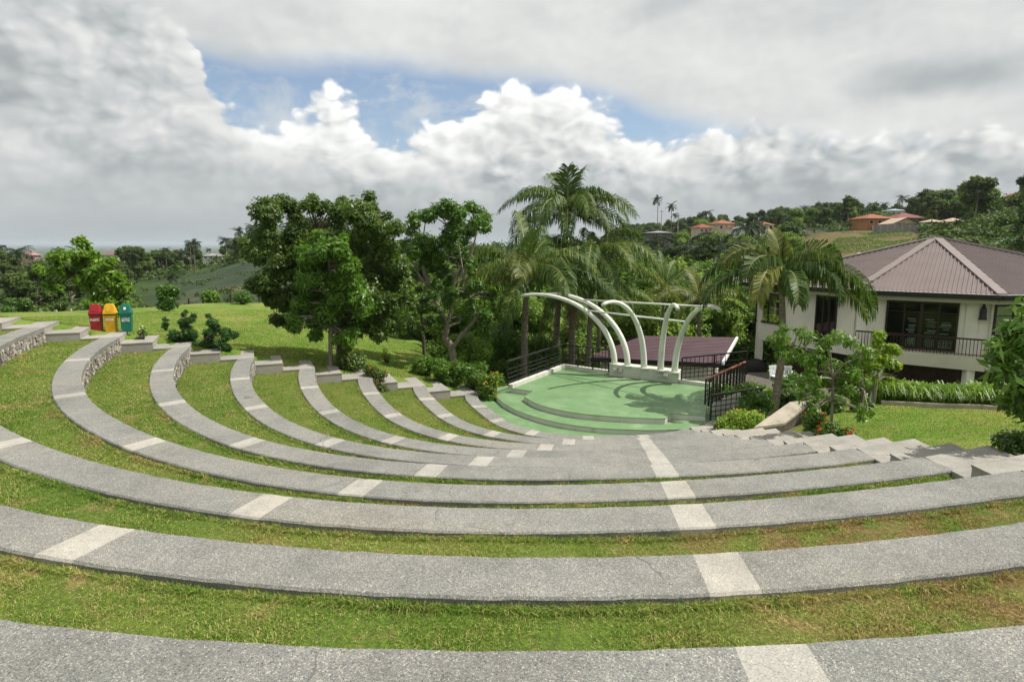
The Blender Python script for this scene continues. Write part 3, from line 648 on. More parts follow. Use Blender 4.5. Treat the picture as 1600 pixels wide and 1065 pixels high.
faces = np.stack([idx[:, :-1], nxt[:, :-1], nxt[:, 1:], idx[:, 1:]], -1).reshape(-1, 4)[:, ::-1]
me = bpy.data.meshes.new('ground'); co = np.stack([X, Y, Z], -1).reshape(-1, 3)
me.vertices.add(len(co)); me.vertices.foreach_set('co', co.reshape(-1).astype(np.float32))
me.loops.add(faces.size); me.loops.foreach_set('vertex_index', faces.reshape(-1).astype(np.int32))
me.polygons.add(len(faces)); me.polygons.foreach_set('loop_start', np.arange(0, faces.size, 4, dtype=np.int32)); me.polygons.foreach_set('loop_total', np.full(len(faces), 4, dtype=np.int32))
me.update(calc_edges=True); me.polygons.foreach_set('use_smooth', [True] * len(faces))
Dv = np.hypot(co[:, 0], co[:, 1]); Av = np.degrees(np.arctan2(co[:, 0], co[:, 1]))
ss = lambda x, a, b: (lambda t: t * t * (3 - 2 * t))(np.clip((x - a) / (b - a), 0, 1))
lim = np.interp(Av, [-60, -20, -9, -4, 2, 10, 20, 40], [60, 62, 40, 25, 24, 26, 24, 26])
forest = ss(Dv, lim, lim + 5); farm = ss(Dv, 66, 72) * ss(Av, -31, -27) * (1 - ss(Av, -16, -13)) * (1 - ss(Dv, 170, 200))
plainw = ss(Dv, 420, 600)
_pxv = 800 + 1000 * co[:, 0] / np.maximum(co[:, 1] * _c - (co[:, 2] - CZ) * _s, 1)
crop = ss(_pxv, 1250, 1262) * (1 - ss(_pxv, 1428, 1440)) * ss(co[:, 1], 92, 98) * (1 - ss(co[:, 1], 180, 188)) * (co[:, 1] > 0)
bare = np.exp(-((Av + 29) / 2.5) ** 2 - ((Dv - 80) / 10) ** 2) + .7 * np.exp(-((Av + 24) / 3) ** 2 - ((Dv - 118) / 6) ** 2) + np.exp(-((Av - 24.5) / 1.5) ** 2 - ((Dv - 22) / 3) ** 2) + np.exp(-((Av + 4) / 1.5) ** 2 - ((Dv - 105) / 14) ** 2)
for nm, a in (('forest', forest), ('farm', farm), ('plain', plainw), ('bare', np.clip(bare, 0, 1)), ('crop', crop)):
    at = me.attributes.new(nm, 'FLOAT', 'POINT'); at.data.foreach_set('value', a.astype(np.float32))
struct(link('ground', me, MATS['terrain']))

# longer grass tufts on the lawn to the right and on the near meadow
N = 150000
x = gr.uniform(6.6, 19, N); y = gr.uniform(5, 21, N); k1 = (x < .86 * y + .5) & ((x - RX) > 1.22 + .0 * y)
x, y = x[k1], y[k1]; zt = ground(x, y); k2 = zt > .35; x, y, zt = x[k2], y[k2], zt[k2]
n = len(x); sc = np.clip(np.hypot(x, y) / 9, 1, 2)
b1 = blades_mesh(np.stack([x, y, zt], -1), gr.uniform(.02, .05, n), gr.uniform(.002, .004, n) * sc, gr); t1 = gr.uniform(0, 1, n)
N = 260000
s = gr.uniform(-1, 26, N); w = 1.66 + 26 * gr.uniform(0, 1, N) ** 1.5; p = L0 + DL * s[:, None] + NL * w[:, None]
kp = np.abs(p[:, 0]) < .85 * p[:, 1]; p = p[kp]; zt = ground(p[:, 0], p[:, 1]); n = len(p)
b2 = blades_mesh(np.concatenate([p, zt[:, None]], 1), gr.uniform(.03, .075, n), gr.uniform(.004, .009, n), gr); t2 = gr.uniform(0, 1, n)
go2 = link('meadow_grass', quads_np('meadow_grass', np.concatenate([b1, b2]), 4, {'tint': np.concatenate([t1, t1, t2, t2])}), MATS['blade'])
tag(go2, 'cut grass of the open meadow and of the lawn before the house', 'grass', kind='stuff')

# ------------------------------------------------------------------ stage
Z0, Z1, Z2 = 0.06, 0.22, 0.40
lo = MB(); ths = np.linspace(-112, 50, 60); ring = pol(rat(RF[9], ths) + .02, ths)
poly = [tuple(q) for q in ring] + [(6.6, 20.2), (7.6, 23.2), (2.3, 28.2), (-1.2, 24.4)]
lo.prism(poly, -.5, Z0); struct(lo.build('stage_apron', MATS['green_floor']))
def pxpoly(pts, z): return [tuple(P(a, b, z)[:2]) for a, b in pts]
stage = thing('stage', (3.2, 23.4, Z0), 'two stepped green painted stage with cream risers behind the curved benches', 'stage')
def deck(name, top, z0, z1):
    b = MB(); b.prism(top, z0, z1 - .02); r_ = b.build(name + '_riser', MATS['stage_white'], stage)
    c = sum((np.array(q) for q in top)) / len(top)
    b = MB(); b.prism([tuple(np.array(q) + (np.array(q) - c) / np.linalg.norm(np.array(q) - c) * .008) for q in top], z1 - .02, z1); b.build(name + '_floor', MATS['green_floor'], stage)
def dense(pts, n=6):
    """smooth curve through points"""
    pts = [np.array(p, float) for p in pts]; out = []
    for i in range(len(pts) - 1):
        a = pts[max(i - 1, 0)]; b = pts[i]; c = pts[i + 1]; d = pts[min(i + 2, len(pts) - 1)]
        for u in np.linspace(0, 1, n, endpoint=False): out.append(tuple(.5 * (2 * b + (c - a) * u + (2 * a - 5 * b + 4 * c - d) * u * u + (3 * b - a - 3 * c + d) * u ** 3)))
    out.append(tuple(pts[-1])); return out
BL = P(881, 574, Z2); FLc = P(797.5, 606, Z2); BR = P(1110, 604, Z2); FR = P(1101, 649, Z2)
front2 = dense(pxpoly([(819, 619), (836, 629), (861, 637), (899, 644.5), (950, 649.5), (1001, 652.5), (1039, 653.5)], Z2))
deck('upper', [BL[:2], FLc[:2]] + pxpoly([(833, 611)], Z2) + front2 + pxpoly([(1049, 646)], Z2) + [FR[:2], BR[:2]], Z0 - .3, Z2)
front1 = dense(pxpoly([(786.6, 629.5), (811, 642), (849, 654.5), (887, 662.5), (937, 668.5), (988, 671), (1026, 671.5), (1072, 670)], Z1))
deck('lower', pxpoly([(806, 609), (773, 617)], Z1) + front1 + pxpoly([(1101, 661), (1104, 640), (1000, 625)], Z1), Z0 - .3, Z1)
curb = MB(); curb.beam((*FLc[:2], Z2 + .065), (*BL[:2], Z2 + .065), .2, .15); curb.beam(Vector((*BL[:2], Z2 + .063)) + Vector((-.1, .1, 0)), (*BR[:2], Z2 + .063), .2, .15)
curb.build('curb', MATS['stage_white'], stage)
for px in (968, 978): fl = MB(); fl.box(P(px, 653.4, .33) + Vector((0, -.03, 0)), (.16, .07, .09), R(-8)); fl.build('foot_light', MATS['stage_white'], stage)
# canopy of five curved masts on a plinth
pa = P(952, 586, Z2); pb = P(1058.5, 599, Z2); pd = (pb - pa).normalized(); pn = Vector((-pd.y, pd.x, 0))
can = thing('canopy_frame', (*((pa + pb) / 2)[:2], Z2), 'white frame of five curved masts rising from a plinth at the back of the stage', 'stage canopy')
b = MB(); hh = .47; q = [pa, pb, pb + pn * .55, pa + pn * .55]; b.hexa(q, [v + Vector((0, 0, hh)) for v in q]); b.build('plinth', MATS['stage_white'], can)
for u, off in ((.11, 0), (.17, 0), (.77, 0), (.83, 0)):
    b = MB(); c = pa.lerp(pb, u); b.box(c - pn * .05 + Vector((0, 0, .27)), (.22, .14, .10), math.atan2(pd.y, pd.x)); b.build('plinth_light', MATS['stage_white'], can)
bases = [(960, 569), (980.5, 572), (1006, 575.5), (1032, 579), (1054, 582)]; tips = [(814, 463.5), (845, 462.5), (941, 478), (1059, 484), (1126, 486)]
TOPZ = Z2 + 3.22; ZBASE = Z2 + hh - .02; crv = []
for bs, tp in zip(bases, tips):
    B0 = P(*bs, ZBASE); T = P(*tp, TOPZ - .12); h = Vector((T.x - B0.x, T.y - B0.y, 0)); pts = []
    for i in range(25):
        u = i / 24 * R(104); k = (1 - math.cos(u)) / (1 - math.cos(R(104)))
        pts.append(Vector((B0.x, B0.y, ZBASE)) + h * k + Vector((0, 0, (TOPZ - ZBASE) * math.sin(u))))
    crv.append(pts); m = MB(); m.tube(pts, [.124 - .060 * (i / 24) for i in range(25)], 12); mo_ = m.build('mast', MATS['arch_white'], can, True); m = MB(); m.tube([(B0.x, B0.y, ZBASE + .02), (B0.x, B0.y, ZBASE + .045)], [.21, .21], 14); m.build('base_flange', MATS['arch_white'], mo_)
def proj(v):
    dz = v.z - CZ; d = v.y * _c - dz * _s; u = v.y * _s + dz * _c
    return 800 + 1000 * v.x / d, 532.5 - 1000 * u / d
def near(pts, px): return min(pts, key=lambda v: abs(proj(v)[0] - px))
m = MB(); m.tube([near(crv[1][8:], 905), near(crv[4][8:], 1118)], .035, 8); m.build('tie_bar', MATS['arch_white'], can, True)
m = MB(); m.tube([near(crv[0][4:], 912), near(crv[4][:18], 1074)], .035, 8); m.build('tie_bar', MATS['arch_white'], can, True)

def railing(pts, h, label, mat='black_iron', top='black_iron', rails=(.12, .28, .44, .60), post=1.1, balu=None, grp='black railings round the stage'):
    t = thing('railing', pts[0], label, 'railing', grp)
    for a, b in zip(pts[:-1], pts[1:]):
        L = (b - a).length; n = max(1, round(L / post))
        for i in range(n + 1):
            p = a.lerp(b, i / n); m = MB(); m.box(p + Vector((0, 0, h / 2)), (.05, .05, h)); m.build('post', MATS[mat], t)
        up = Vector((0, 0, 1))
        m = MB(); m.beam(a + up * h, b + up * h, .075, .05); m.build('handrail', MATS[top], t)
        m = MB()
        for r_ in rails: m.beam(a + up * r_, b + up * r_, .025, .025)
        if balu:
            nb = int(L / balu)
            for i in range(1, nb): p = a.lerp(b, i / nb); m.beam(p + up * .05, p + up * (h - .03), .02, .02)
        m.build('bars', MATS[mat], t)
    return t
o1 = Vector((-.10, 0, 0)); A = Vector((FLc.x, FLc.y, Z2 + .1)) + o1; Bc = Vector((BL.x, BL.y, Z2 + .1)) + Vector((-.05, .1, 0))
railing([A, Bc], .92, 'black railing of thin bars rising along the left edge of the stage', post=.85)
railing([Bc + Vector((.02, .02, 0)), Vector((pa.x, pa.y, Z2 + .1)) + pn * .15 - pd * .1], .92, 'black railing behind the stage left of the white plinth', post=.9, balu=.16)
railing([Vector((pb.x, pb.y, Z2 + .1)) + pn * .15 + pd * .1, Dp(1166, 585, 24.0)], .9, 'black railing behind the stage right of the white plinth', post=1.0, balu=.16)
# stair down at the right of the stage
ra = P(1101, 640, .2); rb = Dp(1163, 603, 25.2)
railing([Vector((ra.x, ra.y, .25)), Vector((rb.x, rb.y, rb.z))], 1.0, 'railing with sloping brown handrail and black posts at the right edge of the stage', top='brown_rail', post=.42, balu=.21)
r1 = P(1110, 655, .12); railing([Vector((r1.x, r1.y, .1)), Dp(1187, 644, r1.y + .35)], .82, 'low black railing in front of the white slats right of the stage', post=1.3, balu=.17)
sf = thing('slat_screen', P(1112, 658, .1), 'weathered white slat screen behind the low black railing right of the stage', 'screen')
for i in range(11):
    u = i / 10; a = Dp(1115 + 40 * u, 652 - 3 * u, r1.y + .55); m = MB(); m.box(a + Vector((0, 0, .2 + .16 * u)), (.075, .04, .62 + .3 * u)); m.build('slat', MATS['stage_white'], sf)
m = MB(); m.beam(Dp(1113, 640, r1.y + .61), Dp(1156, 633, r1.y + .61), .05, .08); m.build('slat_rail', MATS['stage_white'], sf)
# low sloping wall between the flight and the house
rw = thing('ramp_wall', P(1200, 660, .9), 'low weathered concrete wall sloping away between the flower bed and the lawn', 'wall')
w0 = P(1202, 664, .95); w1 = Dp(1256, 625, 18.0); s_ = Vector((.44, .18, 0))
m = MB(); q = [w0 - s_, w0 + s_, w1 + s_, w1 - s_]; m.hexa([v - Vector((0, 0, 1.3)) for v in q], [v - Vector((0, 0, .06)) for v in q]); m.build('wall_body', MATS['rubble'] if False else MATS['mortar'], rw)
m = MB(); s2 = s_ * 1.12; q = [w0 - s2, w0 + s2, w1 + s2, w1 - s2]; m.hexa([v - Vector((0, 0, .06)) for v in q], q); m.build('coping', MATS['weathered_top'], rw)

# ------------------------------------------------------------------ trash bins
def text_mesh(txt, size, sx=1.0):
    c = bpy.data.curves.new('lettering', 'FONT'); c.body = txt; c.size = size; c.align_x = 'CENTER'; c.align_y = 'CENTER'; c.extrude = .003; c.offset = size * .02; c.space_line = .9
    o = bpy.data.objects.new('lettering', c); col.objects.link(o); dg = bpy.context.evaluated_depsgraph_get(); me = bpy.data.meshes.new_from_object(o.evaluated_get(dg))
    bpy.data.objects.remove(o); me.transform(Matrix.Diagonal((sx, 1, 1, 1))); return me
def bin_(px, py, mat, words, label, opening, sx, rot):
    g0 = P(px, py, ZB[3]); t = thing('trash_bin', g0, label, 'trash bin', 'trash bins in a row on the landing')
    t.rotation_euler = (0, 0, rot); t.scale = (.80, .80, 1.02)
    M = Matrix.Translation(g0) @ Matrix.Rotation(rot, 4, 'Z')
    def put(mb, nm, mt, par=None, smooth=False):
        me = mb.mesh(nm, smooth); o = bpy.data.objects.new(nm, me); col.objects.link(o); o.parent = par or t; me.materials.append(MATS[mt]); return o
    def frus(mb, b, tp, z0, z1):
        q = lambda w, d, z: [(-w, -d, z), (w, -d, z), (w, d, z), (-w, d, z)]
        mb.hexa(q(*b, z0), q(*tp, z1))
    b = MB(); frus(b, (.165, .145), (.195, .17), 0.0, .565); put(b, 'body', mat)
    b = MB(); frus(b, (.20, .178), (.20, .178), .53, .566); put(b, 'rim', 'gutter_dark' if mat != 'bin_green' else mat)  # dark on red and yellow, painting in the shadow under the lid
    b = MB(); frus(b, (.222, .195), (.222, .195), .567, .605); frus(b, (.216, .19), (.135, .10), .606, .855); frus(b, (.13, .095), (.12, .085), .856, .872); lid = put(b, 'lid', mat)
    # swing flap on the sloping front of the hood
    n = Vector((0, -.25, .09)).normalized(); up = Vector((0, .09, .25)).normalized(); c = Vector((0, -.147, .73)) + n * .004
    def plate(c, w, h, th, nm, mt):
        X = Vector((1, 0, 0)); q = [c + X * a * w + up * e * h for a, e in ((-1, -1), (1, -1), (1, 1), (-1, 1))]
        m = MB(); m.hexa([v for v in q], [v + n * th for v in q]); put(m, nm, mt, lid)
    plate(c, .10, .082, .008, 'flap', mat)
    if opening: plate(c + n * .0085, .038, .04, .004, 'flap_label', 'white_metal')
    me = text_mesh(words, .118 if '\n' not in words else .100, sx); me.transform(Matrix.Translation((0, -.1635, .40)) @ Matrix.Rotation(R(90) - .042, 4, 'X'))
    o = bpy.data.objects.new('lettering', me); col.objects.link(o); o.parent = t; me.materials.clear(); me.materials.append(MATS['white_metal'])
bin_(152.5, 518.8, 'bin_red', 'PLASTIC', 'red hooded trash bin lettered PLASTIC', False, .72, R(16))
bin_(175, 518.2, 'bin_yellow', 'PAPER', 'yellow hooded trash bin lettered PAPER', False, .85, R(15))
bin_(199.5, 517.6, 'bin_green', 'CANS &\nBOTTLE', 'green hooded trash bin lettered CANS & BOTTLE', True, .78, R(19))

# ------------------------------------------------------------------ house on the right
ZE = 3.42; FLR = 0.45; LOWZ = -2.75
E = [(14.3, 40.2), (17.75, 33.0), (22.55, 29.4), (33, 30.2), (38.5, 37), (34, 46.5), (21, 48)]; APEX = Vector((24.35, 37.2, 6.1))
house = thing('house', (24.3, 37, LOWZ), 'two storey cream house with hipped mauve metal roof and railed balcony', 'house')
ec = np.array([24.3, 37.2])
def inset(poly, d):
    n = len(poly); out = []
    for i in range(n):
        p0, p1, p2 = (np.array(poly[(i + j) % n], float) for j in (-1, 0, 1))
        d1 = unit(p1 - p0); d2 = unit(p2 - p1); n1 = np.array([-d1[1], d1[0]]); n2 = np.array([-d2[1], d2[0]])
        bis = unit(n1 + n2); k = d / max(.35, bis @ n1); out.append(p1 + bis * k)
    return out
W = inset(E, .95) if (lambda a: a > 0)(sum(E[i][0] * E[(i + 1) % 7][1] - E[(i + 1) % 7][0] * E[i][1] for i in range(7))) else inset(E, -.95)
W = [np.array(w) for w in W]
def ring_wall(mb, poly, z0, z1): mb.prism([tuple(p) for p in poly], z0, z1)
b = MB(); ring_wall(b, W, FLR - .66, ZE - .22); b.build('upper_wall', MATS['house_wall'], house)
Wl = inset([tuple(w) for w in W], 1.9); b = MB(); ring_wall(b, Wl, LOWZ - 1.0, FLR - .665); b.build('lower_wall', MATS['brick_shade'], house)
# roof faces with standing ribs
rf = MB()
for i in range(7):
    a = Vector((*E[i], ZE)); c = Vector((*E[(i + 1) % 7], ZE)); rf.add([a, c, APEX], [(0, 1, 2)])
rf.add([(*e, ZE - .02) for e in E], [tuple(range(6, -1, -1))])
roof = rf.build('roof', MATS['roof_mauve'], house)
rb_ = MB()
for i in range(7):
    a = Vector((*E[i], ZE)); c = Vector((*E[(i + 1) % 7], ZE)); L = (c - a).length; ed = (c - a) / L
    foot = a + ed * (APEX - a).dot(ed); sl_ = (APEX - foot); nrm = ed.cross(sl_).normalized()
    if nrm.z < 0: nrm = -nrm
    h0 = (foot - a).length; sp = .19; k = sp / 2
    while k < L:
        u = k / h0 if k < h0 else (L - k) / (L - h0)
        u = max(0, min(1, u)) - .03
        if u > .03:
            p0 = a + ed * k + nrm * .012; p1 = p0 + sl_ * u; rb_.beam(p0, p1, .06, .075, nrm)
        k += sp
rb_.build('roof_ribs', MATS['roof_mauve'], roof)
m = MB()
for i in range(7):
    a = Vector((*E[i], ZE + .05)); d = (APEX + Vector((0, 0, .05)) - a); sd = Vector((-d.y, d.x, 0)).normalized()
    m.beam(a, APEX + Vector((0, 0, .05)), .42, .07)
m.build('hip_caps', MATS['roof_cap'], roof)
g1 = MB(); g2 = MB(); g3 = MB()
Ein = inset(E, .30); Eo = inset(E, -.05)
for i in range(7):
    j = (i + 1) % 7
    a, c = Vector((*Eo[i], ZE - .13)), Vector((*Eo[j], ZE - .13)); g1.beam(a, c, .10, .24)
    a, c = Vector((*Eo[i], ZE + .002)), Vector((*Eo[j], ZE + .002)); g3.beam(a, c, .115, .022)
    a, c = Vector((*Ein[i], ZE - .30)), Vector((*Ein[j], ZE - .30)); g2.beam(a, c, .12, .30)
g1.build('gutter', MATS['gutter_dark'], roof); g3.build('drip_edge', MATS['white_metal'], roof); g2.build('fascia', MATS['cream_trim'], house)
b = MB(); b.prism([tuple(p) for p in inset(E, .36)], ZE - .215, ZE - .16); b.build('soffit', MATS['cream_trim'], house)
# facade helpers
def wall_frame(i):
    a = Vector((*W[i], 0)); c = Vector((*W[(i + 1) % 7], 0)); ed = (c - a).normalized(); nr = Vector((ed.y, -ed.x, 0))
    if nr.dot(Vector((*ec, 0)) - a) > 0: nr = -nr
    return a, c, ed, nr
def s_at(i, px, z):       # distance along wall i where the photo column px lies
    a, c, ed, nr = wall_frame(i); lo_, hi_ = 0.0, (c - a).length
    for _ in range(40):
        md = (lo_ + hi_) / 2; q = a + ed * md; q.z = z
        if proj(q)[0] < px: lo_ = md
        else: hi_ = md
    return (lo_ + hi_) / 2
def window(i, px0, px1, z0, z1, mull, trans, name='window', reflections=()):
    a, c, ed, nr = wall_frame(i); s0, s1 = s_at(i, px0, z1), s_at(i, px1, z1); up = Vector((0, 0, 1)); rz = math.atan2(ed.y, ed.x)
    at = lambda s, z, o: a + ed * s + nr * o + up * z
    f = MB(); t = .085
    f.beam(at(s0 - t / 2, z0 - t, .03), at(s0 - t / 2, z1 + t, .03), .10, t, ed); f.beam(at(s1 + t / 2, z0 - t, .03), at(s1 + t / 2, z1 + t, .03), .10, t, ed)
    f.beam(at(s0, z1 + t / 2, .03), at(s1, z1 + t / 2, .03), .10, t); f.beam(at(s0, z0 - t / 2, .03), at(s1, z0 - t / 2, .03), .10, t)
    fr = f.build(name, MATS['frame_dark'], house)
    def slab_(sa, sb, za, zb, oa, ob, nm, mt):
        p = MB(); p.hexa([at(sa, za, oa), at(sb, za, oa), at(sb, za, ob), at(sa, za, ob)], [at(sa, zb, oa), at(sb, zb, oa), at(sb, zb, ob), at(sa, zb, ob)]); p.build(nm, MATS[mt], fr)
    slab_(s0, s1, z0, z1, .003, .007, 'dark_room', 'dark_void'); W_ = s1 - s0; H_ = z1 - z0; wr = random.Random(i * 7 + int(px0))
    for (ua, ub) in reflections:  # added pale slats imitate reflections on the glass
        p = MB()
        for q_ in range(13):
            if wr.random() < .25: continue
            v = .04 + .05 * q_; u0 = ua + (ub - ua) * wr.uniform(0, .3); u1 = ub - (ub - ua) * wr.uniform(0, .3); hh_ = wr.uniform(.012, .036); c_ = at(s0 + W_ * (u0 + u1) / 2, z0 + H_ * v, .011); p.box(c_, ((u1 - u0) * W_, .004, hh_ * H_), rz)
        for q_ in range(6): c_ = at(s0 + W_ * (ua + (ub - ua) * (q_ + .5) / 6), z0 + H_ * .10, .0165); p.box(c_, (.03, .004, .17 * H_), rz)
        p.build('reflection_slats', MATS['pane_reflection'], fr)
    slab_(s0, s1, z0, z1, .022, .027, 'pane', 'glass')
    g_ = MB()
    for u, wd in mull: g_.beam(at(s0 + (s1 - s0) * u, z0 + .002, .035), at(s0 + (s1 - s0) * u, z1 - .002, .035), .05, wd, ed)
    for v in trans: g_.beam(at(s0 + .002, z0 + (z1 - z0) * v, .028), at(s1 - .002, z0 + (z1 - z0) * v, .028), .03, .045)
    g_.build('mullions', MATS['frame_dark'], fr)
    return fr
window(1, 1389, 1497, FLR + .12, ZE - .62, [(.25, .06), (.5, .15), (.75, .06)], [.24, .80], reflections=((.29, .45), (.56, .73), (.77, .97)))
window(2, 1557, 1690, FLR + .12, ZE - .62, [(.2, .05), (.4, .12), (.6, .05), (.8, .12)], [.24, .80], reflections=((.03, .18), (.23, .36)))
window(0, 1174, 1221, FLR + .55, ZE - .75, [(.5, .06)], [])
window(0, 1279, 1308, FLR - .1, ZE - .55, [(.33, .1), (.66, .1)], [], 'balcony_door')
# pilasters
for i, px in ((1, 1349), (1, 1520), (0, 1332)):
    m = MB(); a, c, ed, nr = wall_frame(i); s = s_at(i, px, 2.5); m.box(a + ed * s + nr * .03 + Vector((0, 0, (FLR + ZE - .22) / 2)), (.5, .12, ZE - .225 - FLR), math.atan2(ed.y, ed.x)); m.build('pilaster', MATS['house_wall'], house)
# balcony along the two near faces
Eb = inset(E, .0); B1, B2, B3 = (np.array(Eb[k]) for k in (1, 2, 3))
b1 = B1 + (B2 - B1) * .02
slab = MB(); slab.prism([tuple(b1), tuple(B2), tuple(B3), tuple(W[3]), tuple(W[2]), tuple(W[1] + (W[2] - W[1]) * .02)], FLR - .66, FLR - .001); bal = slab.build('balcony', MATS['cream_trim'], house)
r_ = MB(); tr_ = MB()
for p0, p1 in ((b1, B2), (B2, B3)):
    a = Vector((*p0, FLR)); c = Vector((*p1, FLR)); dd = (c - a).normalized(); inn = Vector((-dd.y, dd.x, 0)) * .08
    a += inn; c += inn; L = (c - a).length; n = int(L / .14)
    for i in range(n + 1): q = a.lerp(c, i / n); r_.beam(q, q + Vector((0, 0, .80)), .028, .028, dd)
    tr_.beam(a + Vector((0, 0, .83)), c + Vector((0, 0, .83)), .09, .07); r_.beam(a + Vector((0, 0, .09)), c + Vector((0, 0, .09)), .03, .03)
r_.build('balusters', MATS['frame_dark'], bal); tr_.build('balcony_handrail', MATS['frame_dark'], bal)
# posts under the balcony and at the porch
for px, i in ((1514, 1), (1372, 1)):
    a = Vector((*(B1 if i == 1 else B2), 0)); c = Vector((*B2, 0)); lo_, hi_ = 0.0, 1.0
    for _ in range(40):
        md = (lo_ + hi_) / 2; q = a.lerp(c, md); q.z = -.8
        if proj(q)[0] < px: lo_ = md
        else: hi_ = md
    q = a.lerp(c, lo_) + Vector((.1, .25, 0)); m = MB(); m.box((q.x, q.y, (LOWZ + FLR - .66) / 2), (.36, .36, FLR - .665 - LOWZ)); m.build('column', MATS['house_wall'], house)
m = MB(); w0_ = Vector((*W[0], 0)) + Vector((.1, -.4, 0)); m.box((w0_.x + .05, w0_.y + .2, (LOWZ + ZE - .3) / 2), (.36, .36, ZE - .3 - LOWZ)); m.build('column', MATS['house_wall'], house)
# pale roof parapet at the far left end
m = MB(); q0 = Vector((*Eo[0], ZE)); q1 = q0 + Vector((2.6, -.4, .72)); m.beam(q0 + Vector((-.35, -.1, .02)), q1 + Vector((-.1, -.1, .02)), .5, .34); m.build('parapet', MATS['cream_trim'], house)
m = MB(); w2_ = Vector((*W[2], 0)); od = (w2_ - Vector((*ec, 0))).normalized() * .09; m.tube([w2_ + od + Vector((0, 0, z)) for z in (FLR - .6, 1.5, ZE - .35)], .045, 8); m.tube([w2_ + od + Vector((0, 0, ZE - .35)), Vector((*Eo[2], ZE - .2)) - od], .045, 8); m.build('downpipe', MATS['cream_trim'], house)
# lantern on the wall
a, c, ed, nr = wall_frame(1); lx = a + ed * s_at(1, 1537, 2.6) + nr * .26; lan = thing('wall_lantern', lx + Vector((0, 0, 2.25)), 'dark bell shaped lantern hanging on the house wall beside the wide window', 'lantern')
m = MB(); zs = [2.18, 2.22, 2.25, 2.5, 2.66, 2.78, 2.82]; m.tube([(lx.x, lx.y, z) for z in zs], [.19, .19, .15, .14, .13, .09, .03], 12); m.build('lamp_shade', MATS['gutter_dark'], lan, True)
m = MB(); m.beam(lx + Vector((0, 0, 2.93)) - nr * .24, lx + Vector((0, 0, 2.93)) + nr * .03, .05, .05); m.beam(lx + Vector((0, 0, 2.82)), lx + Vector((0, 0, 2.93)), .03, .03, ed); m.beam(lx - nr * .235 + Vector((0, 0, 2.45)), lx - nr * .235 + Vector((0, 0, 2.98)), .1, .04, nr); m.build('bracket', MATS['gutter_dark'], lan)
# porch furniture glimpsed under the left wing
def plastic_chair(p, rz, label):
    t = thing('plastic_chair', p, label, 'chair', 'white plastic chairs on the porch'); t.rotation_euler = (0, 0, rz)
    def put(mb, nm): me = mb.mesh(nm); o = bpy.data.objects.new(nm, me); col.objects.link(o); o.parent = t; me.materials.append(MATS['white_plastic'])
    m = MB(); m.box((0, 0, .43), (.46, .46, .035)); put(m, 'seat')
    m = MB()
    for i in range(5): m.box((-.18 + .09 * i, .24, .66), (.055, .02, .38), 0, Matrix.Rotation(-.15, 3, 'X'))
    m.box((0, .275, .86), (.46, .03, .08)); put(m, 'backrest')
    for a in (-1, 1):
        for c in (-1, 1): m = MB(); m.beam((a * .19, c * .19, .41), (a * .23, c * .23, 0), .04, .04); put(m, 'leg')
        m = MB(); m.beam((a * .25, -.2, .64), (a * .25, .24, .68), .05, .025); m.beam((a * .25, -.2, .63), (a * .24, -.21, .44), .04, .03); put(m, 'armrest')
pz = gz(15.5, 30.0)
for px, d, rz, lb in ((1213, 29.5, .4, 'white plastic chair just right of the leaning palm trunk'), (1228, 31.0, -.5, 'white plastic chair half hidden behind the young tree before the porch')):
    q = Dp(px, 590, d); plastic_chair(Vector((q.x, q.y, q.z - .35)), rz, lb)
b = MB(); q = Dp(1205, 608, 31.0); b.prism([(q.x - 4.0, q.y - 2.4), (q.x + 3.2, q.y - 2.4), (q.x + 3.2, q.y + 5), (q.x - 4.0, q.y + 5)], q.z - 1.5, q.z - .16); struct(b.build('porch_floor', MATS['mortar']))  # dark floor colour stands in for the porch's deep shade
q = Dp(1178, 579, 37.5); disc = thing('round_screen', q - Vector((0, 0, .85)), 'large dark round woven seat standing on the porch behind the brown handrail', 'round seat')
m = MB(); zz = []
pts = [q + Vector((0, y_, 0)) for y_ in (-.10, -.08, .05, .22)]; m.tube(pts, [.70, .74, .70, .40], 24); m.build('seat_shell', MATS['gutter_dark'], disc, True)
m = MB(); m.tube([q + Vector((.74 * math.cos(a), -.1, .74 * math.sin(a))) for a in np.linspace(0, 2 * math.pi, 25)], .035, 6, False); m.build('rim', MATS['frame_dark'], disc, True)
m = MB(); [m.beam(q + Vector((s * .25, .05, -.35)), q + Vector((s * .35, .2, -.85)), .05, .05) for s in (-1, 1)]; m.build('leg_frame', MATS['frame_dark'], disc)

# low building with the purple roof behind the stage
low = thing('low_building', (8.5, 35.5, -3.2), 'low building with a shallow purple metal roof behind the stage', 'building')
qa, qb, qc, qd = Dp(918, 557, 34.4), Dp(1127, 567, 32.6), Dp(1150, 527, 36.2), Dp(1004, 524.5, 37.2)
m = MB(); dz = Vector((0, 0, -.10)); m.hexa([v + dz for v in (qa, qb, qc, qd)], [qa, qb, qc, qd]); lr = m.build('roof', MATS['roof_purple'], low)
m = MB(); nn = (qb - qa).cross(qd - qa).normalized()
for k in range(1, 17):
    u = k / 17; m.beam(qa.lerp(qd, u) + nn * .004, qb.lerp(qc, u) + nn * .004, .03, .02, nn)
m.build('roof_seams', MATS['roof_purple'], lr)
m = MB(); m.beam(qa + Vector((0, -.08, -.12)), qb + Vector((0, -.08, -.12)), .12, .22); m.build('gutter', MATS['gutter_dark'], lr)
m = MB(); m.beam(qb + Vector((.07, 0, -.03)), qc + Vector((.07, 0, -.03)), .12, .16); m.build('edge_trim', MATS['white_metal'], lr)
